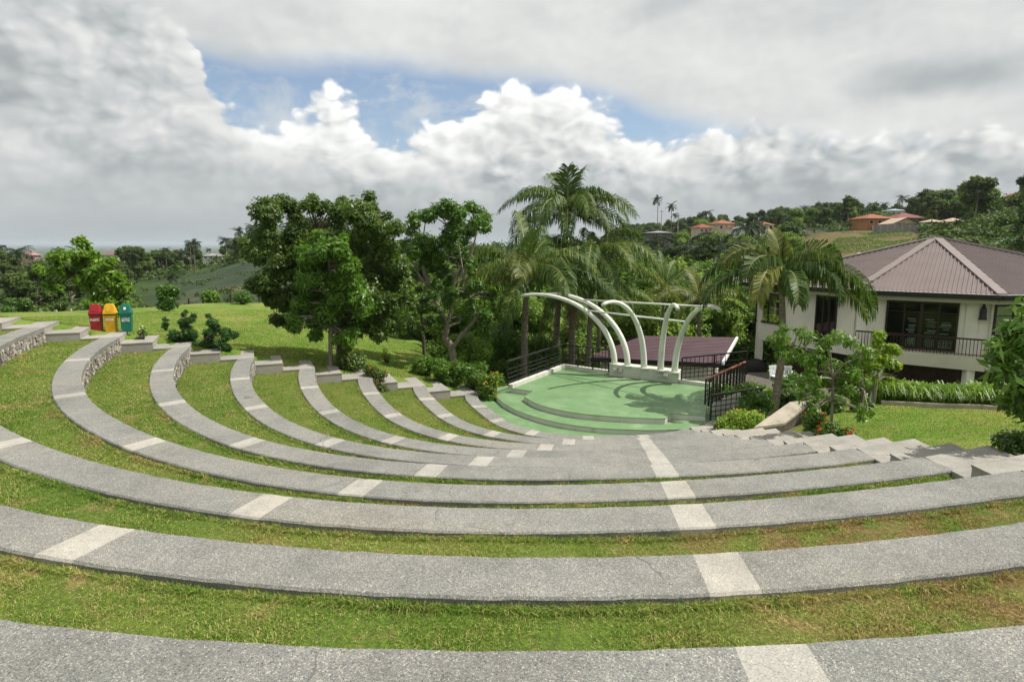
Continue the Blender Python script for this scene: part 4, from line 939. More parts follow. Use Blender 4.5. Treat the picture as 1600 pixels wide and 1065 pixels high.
m = MB(); ins_ = [qa + Vector((.9, .7, 0)), qb + Vector((-.5, .7, 0)), qc + Vector((-.4, 1.5, 0)), qd + Vector((.3, 1.5, 0))]; m.prism([tuple(v[:2]) for v in ins_], -4.5, min(v.z for v in (qa, qb)) - .14); m.build('wall', MATS['house_wall'], low)
m = MB(); rr_ = [(qd + Vector((.2, .15, 0))), (qc + Vector((-.1, .15, 0)))]; m.hexa([qd + dz, qc + dz, qc + Vector((.4, 4, -1.2)), qd + Vector((-2.2, 4, -1.2))], [qd, qc, qc + Vector((.4, 4, -1.1)), qd + Vector((-2.2, 4, -1.1))]); m.build('rear_roof', MATS['roof_purple'], low)

# ------------------------------------------------------------------ houses on the hills, each a thing of its own
def far_house(px, py, d, w, dp, hw, hr, roofm, wallm, label, rz=0.0, gable=False, over=.5, win=3, sink=2.0):
    """px,py: bottom centre of the visible wall"""
    q = Dp(px, py, d); name = 'hillside_house'
    t = thing(name, q, label, 'house'); t.rotation_euler = (0, 0, rz)
    def put(mb, nm, mt, par=None): me = mb.mesh(nm); o = bpy.data.objects.new(nm, me); col.objects.link(o); o.parent = par or t; me.materials.append(MATS[mt]); return o
    sink = max(sink, q.z - gz(q.x, q.y) + .6)
    m = MB(); m.box((0, 0, (hw - sink) / 2), (w, dp, hw + sink)); put(m, 'wall', wallm)
    a, b = w / 2 + over, dp / 2 + over; m = MB()
    if gable:
        vs = [(-a, -b, hw), (a, -b, hw), (a, b, hw), (-a, b, hw), (0, -b, hw + hr), (0, b, hw + hr)]; m.add(vs, [(0, 4, 5, 3), (1, 2, 5, 4), (3, 2, 1, 0)])
        m2 = MB(); m2.add([(-w / 2, -dp / 2 - .01, hw), (w / 2, -dp / 2 - .01, hw), (0, -dp / 2 - .01, hw + hr * w / (2 * a))], [(0, 1, 2)]); put(m2, 'gable', wallm)
    else:
        rl = max(0.3, (a - b) * .9); vs = [(-a, -b, hw), (a, -b, hw), (a, b, hw), (-a, b, hw), (-rl, 0, hw + hr), (rl, 0, hw + hr)]
        m.add(vs, [(0, 1, 5, 4), (1, 2, 5), (2, 3, 4, 5), (3, 0, 4), (3, 2, 1, 0)])
    put(m, 'roof', roofm)
    for i in range(win):
        x = -w / 2 + w * (i + .5) / win; m = MB(); m.box((x, -dp / 2 - .02, hw * .55), (w / win * .45, .06, hw * .42)); f = put(m, 'window', 'wall_white')
        m = MB(); m.box((x, -dp / 2 - .05, hw * .55), (w / win * .38, .06, hw * .36)); put(m, 'pane', 'dark_void', f)
    return t
HSE = [
 (1360, 354, 190, 7.8, 8, 2.2, 1.4, 'tile_orange', 'wall_orange', 'bungalow with orange hipped roof and orange walls above the striped crop field', 0.1),
 (1403, 363, 174, 6.1, 8, 2.2, 1.6, 'tile_tan', 'wall_cream', 'cream gabled house standing behind the grey block wall on the hill', -.1, True),
 (1410, 352, 200, 7.8, 8, 2.1, 1.7, 'tile_maroon', 'wall_grey', 'maroon roofed house rising behind the cream gabled house', .0),
 (1127, 362, 230, 6.1, 7, 2.7, 1.4, 'tile_orange', 'wall_cream', 'house with bright orange hipped roof above the lime green trees', .2),
 (1148, 366, 215, 4.1, 6, 2.2, 1.0, 'tile_orange', 'wall_white', 'small orange roofed house tucked beside the pale blue roof', .1),
 (1166, 368, 205, 6.1, 7, 2.1, 1.7, 'tile_blue', 'wall_white', 'house with pale blue grey hipped roof on the hill', .15),
 (1190, 362, 225, 6.1, 7, 2.2, 1.3, 'tile_orange', 'wall_white', 'low orange roofed house just left of the drooping palm', -.1),
 (1096, 366, 215, 4.5, 6, 2.1, 1.3, 'tile_red', 'wall_cream', 'little red roofed house peeping out of the lime green trees', .2),
 (1028, 371, 200, 6.0, 6, 1.4, 0.6, 'tile_grey', 'wall_dark', 'grey shed with a flat grey roof right of the tall palms', .25),
 (1588, 370, 150, 5.7, 6.5, 3.6, 1.4, 'tile_tan', 'wall_dark', 'dark walled house with a tan hipped roof near the right edge', .1),
 (1583, 408, 95, 5.6, 5.6, 2.2, 1.4, 'tile_green', 'wall_grey', 'pavilion with a pointed green roof behind the large mauve roof', .0),
 (1524, 408, 80, 3.4, 3.6, 1.0, 1.1, 'tile_brown', 'wall_dark', 'brown pyramid roof peeking over the large mauve roof', .0),
 (1585, 322, 300, 9.8, 10, 3.4, 2.7, 'tile_red', 'wall_pink', 'red roofed house high on the hill at the right edge', .3),
 (1563, 320, 330, 10.7, 9, 3.0, 1.7, 'tile_green', 'wall_pink', 'pink house under a green roof on the hilltop', .1),
 (1487, 357, 170, 4.5, 5, 1.7, 1.0, 'tile_tan', 'wall_dark', 'hut with pale tan roof deep among the hillside trees', .2),
 (1455, 356, 172, 3.7, 4, 1.5, 0.7, 'tile_tan', 'wall_dark', 'narrow pale roofed shelter left of the tan roofed hut', .0),
 (1396, 338, 260, 6.6, 6, 2.1, 0.8, 'tile_blue', 'wall_white', 'long pale roofed house under the trees of the skyline', .1),
 (47, 407, 230, 4.9, 6, 1.9, 1.4, 'tile_pink', 'wall_pink', 'pink walled house among dark trees at the far left', .35),
 (176, 407, 230, 6.1, 6, 2.0, 1.4, 'tile_brown', 'wall_white', 'white house with a brown roof behind the leaning young tree', .2),
 (40, 437, 130, 1.7, 2, .8, .6, 'tile_red', 'wall_grey', 'little red roofed hut above the fence at the left', .2),
 (333, 405, 220, 5.3, 5, 1.2, 0.8, 'tile_grey', 'wall_white', 'small grey roofed farmhouse below the palms beyond the fields', .2),
 (718, 417, 110, 4.2, 5, 1.7, 1.4, 'tile_pink', 'wall_cream', 'pink roofed house seen through the branches of the forked tree', .15),
]
for h in HSE: far_house(*h)
# grey block wall and stone embankment on the right hill
t = thing('block_wall', Dp(1395, 380, 165), 'grey concrete block wall at the top of the brown crop field', 'wall')
wp = [Vector((v.x, v.y, max(v.z, gz(v.x, v.y) + .35))) for v in (Dp(1362, 376, 168), Dp(1395, 380, 166), Dp(1432, 383, 164))]
for a, c in zip(wp[:-1], wp[1:]):
    m = MB(); m.beam(a + Vector((0, 0, .2)), c + Vector((0, 0, .2)), .3, 2.2); m.build('panel', MATS['fence_block'], t)
    for i in range(4): q = a.lerp(c, i / 3.001); m = MB(); m.box(q + Vector((0, -.2, .3)), (.35, .4, 2.5)); m.build('pier', MATS['fence_post'], t)
em = thing('stone_embankment', Dp(1270, 372, 185), 'pale rock faced retaining bank behind the top of the drooping palm', 'retaining wall')
ea, eb = Dp(1250, 361, 190), Dp(1290, 361, 190); cubes = []; tn = []
rs = np.random.RandomState(5); bb = np.array([[a, b, c] for a in (-1, 1) for b in (-1, 1) for c in (-1, 1)], float); FF = np.array([(0, 1, 3, 2), (4, 6, 7, 5), (0, 4, 5, 1), (2, 3, 7, 6), (0, 2, 6, 4), (1, 5, 7, 3)])
for i in range(420):
    u, v = rs.uniform(0, 1), rs.uniform(0, 1) ; q = np.array(ea.lerp(eb, u)) + np.array([0, -2.2 * v, -4.2 * v]); V = q + bb * rs.uniform(.6, 1.2, (8, 3)) * .26; cubes.append(V[FF]); tn.append(np.full(6, rs.uniform(.4, 1)))
link('rocks', quads_np('rocks', np.concatenate(cubes), 4, {'tint': np.concatenate(tn)}), MATS['rubble'], em)
m = MB(); m.add([ea, eb, eb + Vector((0, -2.1, -4.3)), ea + Vector((0, -2.1, -4.3)), ea + Vector((0, 3, -.2)), eb + Vector((0, 3, -.2))], [(3, 2, 1, 0), (0, 1, 5, 4)]); m.build('bank', MATS['mortar'], em)
# white barrel roof behind the big roof
tb = thing('barrel_shelter', Dp(1362, 405, 75), 'white barrel roofed shelter just behind the mauve roof', 'shelter')
c0 = Dp(1339, 402, 75); c1 = Dp(1372, 401, 75); m = MB(); vs = []; fs = []
for i in range(13):
    a = math.pi * i / 12
    for c in (c0, c1 + Vector((0, 0, 0))): vs.append(c + Vector((0, -.55 * math.cos(a) * 1.2, .62 * math.sin(a) - .1)))
for i in range(12): fs.append((2 * i, 2 * i + 1, 2 * i + 3, 2 * i + 2))
m.add(vs, fs + [tuple(range(0, 26, 2)), tuple(range(25, 0, -2))]); m.build('barrel_roof', MATS['white_metal'], tb)
m = MB(); m.prism([tuple((c0 + Vector((0.1, -.5, 0)))[:2]), tuple((c1 + Vector((-.1, -.5, 0)))[:2]), tuple((c1 + Vector((-.1, .5, 0)))[:2]), tuple((c0 + Vector((.1, .5, 0)))[:2])], c0.z - 6.0, c0.z - .1); m.build('wall', MATS['wall_grey'], tb)
# far left boundary fence
fe = thing('boundary_fence', P(80, 470, .95), 'old grey wall of posts and panels along the far edge of the meadow', 'fence')
fx = [(-40, 475), (40, 474), (110, 473.5), (170, 473)]
fpts = [Dp(a, b, 56.5) for a, b in fx]; fpts = [Vector((v.x, v.y, gz(v.x, v.y))) for v in fpts]
for a, c in zip(fpts[:-1], fpts[1:]):
    m = MB(); m.beam(a + Vector((0, 0, .35)), c + Vector((0, 0, .35)), .12, .95); m.build('panel', MATS['fence_grey'], fe)
    for i in range(3): q = a.lerp(c, i / 3); m = MB(); m.box(q + Vector((0, -.1, .5)), (.2, .2, 1.3)); m.build('post', MATS['fence_post'], fe)
wf = thing('wire_fence', Dp(290, 470, 58), 'thin wire fence on small wooden posts between meadow and farm field', 'fence')
prev = None
for px in range(185, 470, 22):
    q = Dp(px, 470, 58); q.z = gz(q.x, q.y); m = MB(); m.box(q + Vector((0, 0, .45)), (.12, .12, 1.1)); m.build('post', MATS['bark_dark'], wf)
    if prev:
        m = MB(); [m.beam(prev + Vector((0, 0, z)), q + Vector((0, 0, z)), .015, .015) for z in (.3, .6, .9)]; m.build('wire', MATS['fence_grey'], wf)
    prev = q
# poles
for px, top, d, lb in ((1060, 335, 210, 'thin utility pole on the hill beyond the tall palms'), (1178, 338, 190, 'utility pole rising beside the pale blue roof'), (1447, 362, 110, 'grey pole just left of the mauve roof apex'), (1486, 362, 112, 'grey pole just right of the mauve roof apex'), (1034, 328, 215, 'slim pole behind the grey shed')):
    q = Dp(px, top, d); z = gz(q.x, q.y); t = thing('utility_pole', (q.x, q.y, z), lb, 'pole'); m = MB(); m.tube([(q.x, q.y, z - .5), (q.x, q.y, q.z)], [.16, .1], 6); m.build('pole', MATS['fence_post'], t)
    m = MB(); m.beam((q.x - .7, q.y, q.z - .5), (q.x + .7, q.y, q.z - .5), .1, .12); m.build('cross_arm', MATS['bark_dark'], t)
# crop field on the right hill: rows of small plants
cf = np.random.RandomState(9); pts = []
def fieldpatch(corners, nr_, nc):
    A_, B_, C_, D_ = corners
    for i in range(nr_):
        for j in range(nc):
            u, v = (i + cf.uniform(-.12, .12)) / nr_, (j + cf.uniform(-.3, .3)) / nc
            pts.append(A_ * (1 - u) * (1 - v) + B_ * u * (1 - v) + C_ * u * v + D_ * (1 - u) * v)
def gp(px, py):           # first hit of the view ray with the terrain
    for d in np.geomspace(30, 400, 240):
        q = Dp(px, py, d)
        if gz(q.x, q.y) > q.z: return np.array([q.x, q.y, gz(q.x, q.y)])
    return np.array(Dp(px, py, 170))
fld = [gp(1266, 415), gp(1442, 398), gp(1424, 366), gp(1316, 361)]

HAZE = 0.00009
# ------------------------------------------------------------------ foliage
def leaves(cent, rad, nper, ln, wd, rs, up=0.5, droop=0.3, hollow=0.45, flat=0.85, tvar=None, shape='leaf', bias=None):
    """leaf faces spread through round clumps; cent (K,3), rad (K,), nper leaves per clump"""
    K = len(cent); nper = np.asarray(nper if hasattr(nper, '__len__') else [nper] * K, int)
    ci = np.repeat(np.arange(K), nper); N = len(ci)
    u = unit(rs.normal(size=(N, 3))); rr = hollow + (1.06 - hollow) * rs.uniform(0, 1, N) ** .6
    lump = 1 + .22 * np.sin(u[:, 0] * 5 + ci) * np.sin(u[:, 1] * 6 + 2 * ci) + .12 * np.sin(u[:, 2] * 9 + ci * 3)
    off = u * (rad[ci] * rr * lump)[:, None]; off[:, 2] *= flat
    p = cent[ci] + off
    nrm = unit(u * .8 + np.array([0, 0, up]) + rs.normal(size=(N, 3)) * .45)
    ax = rs.normal(size=(N, 3)) + u * .7 - np.array([0, 0, droop]); ax = unit(ax - nrm * (ax * nrm).sum(1, keepdims=True))
    sd = np.cross(nrm, ax); L = ln * rs.uniform(.65, 1.25, N)[:, None]; Wd = wd * rs.uniform(.7, 1.2, N)[:, None]
    fold = nrm * (Wd * .25)
    b = p - ax * L * .5; t = p + ax * L * .5 - np.array([0, 0, 1]) * L * .12; m = p + ax * L * .02 - fold * .0
    V = np.stack([b, m + sd * Wd * .5 - fold, t, m - sd * Wd * .5 - fold], 1)
    tint = np.clip(rs.normal(.42, .2, N) + (rs.uniform(-.12, .12, K))[ci], 0, 1)
    return V, tint
DENS = 5.0
def crown(name, cent, rad, dens, ln, wd, mat, parent, seed, **kw):
    rs = np.random.RandomState(seed); cent = np.array([tuple(c) for c in cent], float); rad = np.array(rad, float)
    V, t = leaves(cent, rad, np.maximum(6, dens * DENS * rad ** 2).astype(int), ln, wd, rs, **kw)
    return link(name, quads_np(name, V, 4, {'tint': t}), MATS[mat], parent)
def curve_pts(pts, n=6):
    return [Vector(q) for q in dense([tuple(p) for p in pts], n)]
def tree(label, base, limbs, clumps, d, spread, dens, ln, wd, mat, bark, seed, name='tree', r0=.16, split=3, sub=.62, group=None, **kw):
    """limbs: photo polylines (px, py, depth offset) from the trunk; clumps: (px, py, radius px)"""
    rs = np.random.RandomState(seed)
    t = thing(name, base, label, 'tree', group)
    cent = []; rad = []
    for (px, py, r) in clumps:
        off = rs.uniform(-spread, spread); c = Dp(px, py, d + off); R_ = r * pxsize(d)
        for q in range(split):
            v = rs.normal(size=3); v /= np.linalg.norm(v); v[1] *= 1.5
            cent.append(np.array(c) + v * R_ * .55); rad.append(R_ * sub * rs.uniform(.8, 1.15))
    m = MB(); allp = []
    for li, lb in enumerate(limbs):
        pp = [Dp(a, b, d + o) for a, b, o in lb]
        if li == 0: pp[0] = Vector(base) - Vector((0, 0, .25))
        pts = curve_pts(pp, 5); n = len(pts); rs0 = r0 if li == 0 else r0 * .55
        m.tube(pts, [rs0 * (1 - .62 * i / (n - 1)) * (1.35 if li == 0 and i == 0 else 1) for i in range(n)], 9); allp += pts[len(pts) // 3:]
    for c, r in zip(cent, rad):
        c = Vector(c); q = min(allp, key=lambda v: (v - c).length + .4 * max(0, v.z - c.z)); L = (c - q).length
        mid = q.lerp(c, .5) + Vector((rs.uniform(-.1, .1) * L, rs.uniform(-.1, .1) * L, .08 * L))
        m.tube(curve_pts([q, mid, c], 3), [max(.012, .03 * L ** .5) * (1 - .12 * i) for i in range(7)], 5, False)
        for _ in range(3):
            e = c + Vector(rs.normal(size=3)) * r * .6; m.tube([q.lerp(c, .75), e], [.012, .005], 4, False)
    m.build('trunk', MATS[bark], t, True)
    crown('crown', cent, rad, dens, ln, wd, mat, t, seed + 1, **kw)
    return t
def on(px, py, d):                  # ground point under the photo column px at forward distance d
    q = Dp(px, py, d); return Vector((q.x, q.y, gz(q.x, q.y)))

A = Dp(537, 560, 23.9); A.z = gz(A.x, A.y)
tree('large dark spreading tree beside the landings, a young bright tree in front of its trunk', A, [[(537, 560, 0), (538, 530, 0), (535, 490, .1), (520, 430, .3), (500, 370, .3)], [(537, 520, 0), (565, 480, -.3), (590, 420, .2), (590, 350, .4)], [(535, 500, 0), (480, 440, .3), (430, 390, .3), (410, 350, .3)], [(537, 520, 0), (580, 500, .4), (615, 470, .3)], [(536, 500, 0), (470, 470, .6), (430, 470, .8)]],
     [(418, 335, 29), (398, 372, 27), (447, 330, 27), (482, 318, 20), (510, 328, 18), (541, 318, 17), (574, 314, 22), (598, 335, 20), (608, 362, 27), (565, 345, 34), (486, 352, 36), (440, 372, 38), (405, 405, 27), (428, 425, 31), (460, 410, 43), (430, 462, 29), (440, 492, 22), (520, 395, 45), (560, 395, 47), (612, 400, 29), (625, 435, 22), (590, 440, 40), (606, 478, 29), (622, 505, 18), (592, 512, 22), (545, 455, 47), (470, 462, 36), (560, 500, 31), (455, 500, 20), (400, 445, 18), (415, 470, 16), (575, 420, 36), (545, 500, 30), (500, 460, 34), (640, 470, 14), (535, 345, 28)],
     24.9, 1.5, 560, .15, .075, 'leaf_dark', 'bark_dark', 21, r0=.34, split=4, sub=.56, up=.6)
A2 = Dp(517, 562, 22.9); A2.z = gz(A2.x, A2.y)
tree('young bright green tree with a pale slim trunk standing before the large dark tree', A2, [[(517, 562, 0), (516, 530, 0), (518, 480, 0), (515, 430, 0), (512, 390, 0)]],
     [(500, 374, 18), (520, 392, 26), (490, 398, 23), (541, 415, 26), (503, 430, 33), (545, 448, 31), (481, 452, 26), (522, 472, 38), (560, 476, 26), (482, 490, 26), (462, 502, 17), (512, 505, 31), (550, 508, 28), (535, 530, 18), (568, 500, 18), (580, 480, 16), (470, 480, 18), (500, 520, 16), (530, 372, 14)],
     22.9, 1.0, 560, .21, .075, 'leaf_bright', 'bark_pale', 23, r0=.085, split=4, sub=.55, droop=.8)
Bb = Dp(712, 570, 28.0); Bb.z = gz(Bb.x, Bb.y)
tree('forked tree with pale bare limbs and a round glossy crown left of the palms', Bb, [[(712, 572, 0), (706, 545, 0), (696, 528, 0), (698, 508, 0), (685, 480, .1), (672, 448, .2), (662, 420, .3), (660, 380, .3)], [(706, 545, 0), (724, 520, -.2), (742, 498, -.3), (736, 470, -.2), (726, 440, 0), (720, 405, 0), (715, 370, 0)], [(698, 508, 0), (706, 480, .3), (710, 440, .3), (735, 400, .5), (745, 360, .5)], [(672, 448, .2), (655, 430, .4), (645, 405, .5)]],
     [(655, 347, 20), (678, 337, 20), (699, 326, 17), (716, 340, 21), (744, 325, 17), (752, 346, 20), (640, 372, 20), (668, 368, 28), (704, 366, 25), (735, 370, 23), (640, 393, 17), (664, 400, 18), (690, 395, 18), (664, 428, 14), (697, 436, 13), (733, 420, 12), (725, 455, 10), (672, 462, 10), (748, 500, 16), (765, 488, 15), (650, 452, 10), (700, 470, 10), (676, 410, 17), (712, 395, 19), (690, 425, 14), (742, 440, 14), (655, 470, 13), (706, 455, 12), (680, 445, 12), (720, 500, 14), (736, 478, 13), (688, 502, 10), (757, 517, 15), (735, 400, 18), (765, 460, 12), (646, 425, 12)],
     28.2, 1.2, 560, .14, .08, 'leaf_mid', 'bark_pale', 25, r0=.17, split=3, sub=.60)
Cb = on(664, 560, 26.5)
tree('slender dark shrubby tree just left of the forked tree', Cb, [[(664, 562, 0), (662, 535, 0), (660, 505, 0), (656, 480, 0)]], [(655, 482, 14), (645, 502, 15), (666, 470, 12), (671, 505, 13), (640, 520, 10), (662, 520, 12), (680, 485, 11)], 26.5, .5, 620, .12, .06, 'leaf_dark', 'bark_dark', 27, r0=.09)
Lb = P(193, 521, 2.95); Lb = on(193, 516, 21.6)
tree('leaning young tree with large fresh leaves spreading left behind the trash bins', Lb, [[(193, 519, 0), (190, 490, 0), (178, 462, 0), (155, 435, 0), (130, 405, 0)], [(183, 470, 0), (196, 455, 0), (186, 430, .1)], [(160, 440, 0), (115, 428, .2), (75, 422, .2)]],
     [(122, 374, 8), (128, 390, 15), (106, 398, 15), (88, 402, 12), (142, 400, 15), (120, 412, 18), (152, 418, 18), (172, 412, 12), (140, 436, 16), (108, 428, 15), (84, 424, 13), (62, 420, 9), (92, 442, 10), (176, 434, 16), (190, 452, 16), (168, 456, 17), (150, 462, 13), (200, 470, 10), (182, 476, 14), (166, 484, 9), (74, 446, 7)],
     21.6, .55, 460, .25, .095, 'leaf_bright', 'bark_dark', 29, r0=.075, split=3, sub=.62, droop=.5)
R1 = on(1298, 681, 13.9)
tree('young tree with drooping leaves and a thin pale stem at the lawn edge', R1, [[(1298, 681, 0), (1300, 640, 0), (1301, 600, 0), (1298, 560, 0), (1294, 530, 0)], [(1300, 590, 0), (1325, 565, -.1), (1345, 570, 0), (1350, 610, 0)], [(1299, 575, 0), (1265, 548, 0), (1228, 535, .1)]],
     [(1228, 526, 21), (1212, 536, 10), (1258, 522, 18), (1290, 528, 23), (1318, 535, 22), (1345, 553, 21), (1240, 553, 16), (1270, 556, 21), (1308, 565, 26), (1346, 588, 20), (1338, 615, 20), (1350, 638, 13), (1262, 592, 18), (1284, 612, 16), (1322, 600, 18), (1252, 622, 12), (1345, 655, 8), (1225, 548, 14), (1205, 530, 10), (1300, 595, 18), (1260, 575, 16), (1330, 575, 18), (1272, 640, 10)],
     13.9, .5, 420, .135, .046, 'leaf_bright', 'bark_pale', 31, r0=.036, split=3, sub=.62, droop=.9)
R2 = on(1366, 622, 18.5)
tree('small rounded lime green tree standing before the house balcony', R2, [[(1366, 624, 0), (1369, 600, 0), (1372, 575, 0), (1374, 550, 0)]], [(1375, 530, 14), (1364, 546, 14), (1390, 546, 14), (1376, 566, 17), (1354, 566, 11), (1397, 570, 10), (1385, 590, 10), (1362, 588, 9)], 18.5, .5, 900, .17, .065, 'leaf_yellow', 'bark_pale', 33, r0=.05, split=4, sub=.56)
R3 = Vector((8.3, 8.9, gz(8.3, 8.9)))
tree('glossy broad leaved tree reaching in at the right edge of the photo', R3, [[(1730, 760, 0), (1725, 680, 0), (1700, 620, 0), (1660, 570, 0), (1620, 540, 0)], [(1700, 630, 0), (1650, 610, 0), (1600, 600, -.1), (1568, 590, 0)], [(1725, 690, 0), (1680, 660, .1), (1620, 640, 0)]],
     [(1578, 512, 23), (1562, 540, 20), (1600, 528, 37), (1567, 570, 24), (1548, 560, 9), (1602, 575, 43), (1572, 605, 28), (1612, 615, 40), (1588, 640, 20), (1640, 555, 65), (1640, 505, 53), (1632, 645, 37), (1690, 520, 77), (1690, 600, 77), (1720, 560, 92), (1596, 600, 28)],
     9.0, .6, 150, .21, .075, 'leaf_mid', 'bark_dark', 35, r0=.11, split=3, sub=.64, droop=.4)

# ------------------------------------------------------------------ shrubs and flower beds
def shrub(px, py, w, h, d, mat, label, seed, name='shrub', cat='shrub', ln=.12, wd=.06, dens=700, n=14, flowers=None, nfl=60, fsz=.05, stems=True, group=None, bump=.5, z=None, **kw):
    """px,py: foot of the shrub in the photo; w,h in photo pixels"""
    rs = np.random.RandomState(seed); q = Dp(px, py, d); zz = z if z is not None else min(gz(q.x, q.y), q.z + .4)
    b = Vector((q.x, q.y, zz)); top = Dp(px, py - h, d).z; H = max(.25, top - zz); Wm = w * pxsize(d) / 2
    t = thing(name, b, label, cat, group); cent = []; rad = []
    n = int(n * max(1, min(3, H / (2 * Wm))))
    for i in range(n):
        a = rs.uniform(0, 2 * math.pi); r = Wm * .72 * rs.uniform(0, 1) ** .5; hz = H * rs.uniform(.18, .80) * (1 - .35 * (r / Wm) ** 2 * rs.uniform(0, 1))
        cent.append(np.array([b.x + r * math.cos(a), b.y + r * math.sin(a) * .8, b.z + hz])); rad.append(min(Wm, H) * rs.uniform(.32, .52))
    m = MB()
    for c in cent: m.tube([b + Vector((rs.uniform(-.2, .2) * Wm, 0, -.1)), Vector(c)], [.022, .01], 5, False)
    m.build('stems', MATS['bark_dark'], t)
    crown('foliage', cent, rad, dens, ln, wd, mat, t, seed + 3, **kw)
    if flowers:
        C = np.array(cent); Rr = np.array(rad); k = rs.randint(0, n, nfl); u = unit(rs.normal(size=(nfl, 3)) + np.array([0, -.25, .55])); pc = C[k] + u * (Rr[k] * 1.08)[:, None]
        V, tt = leaves(pc, np.full(nfl, fsz * .6), 5, fsz, fsz * .8, rs, hollow=.2)
        link('flowers', quads_np('flowers', V, 4, {'tint': tt}), MATS[flowers], t)['kind'] = 'stuff'
    return t
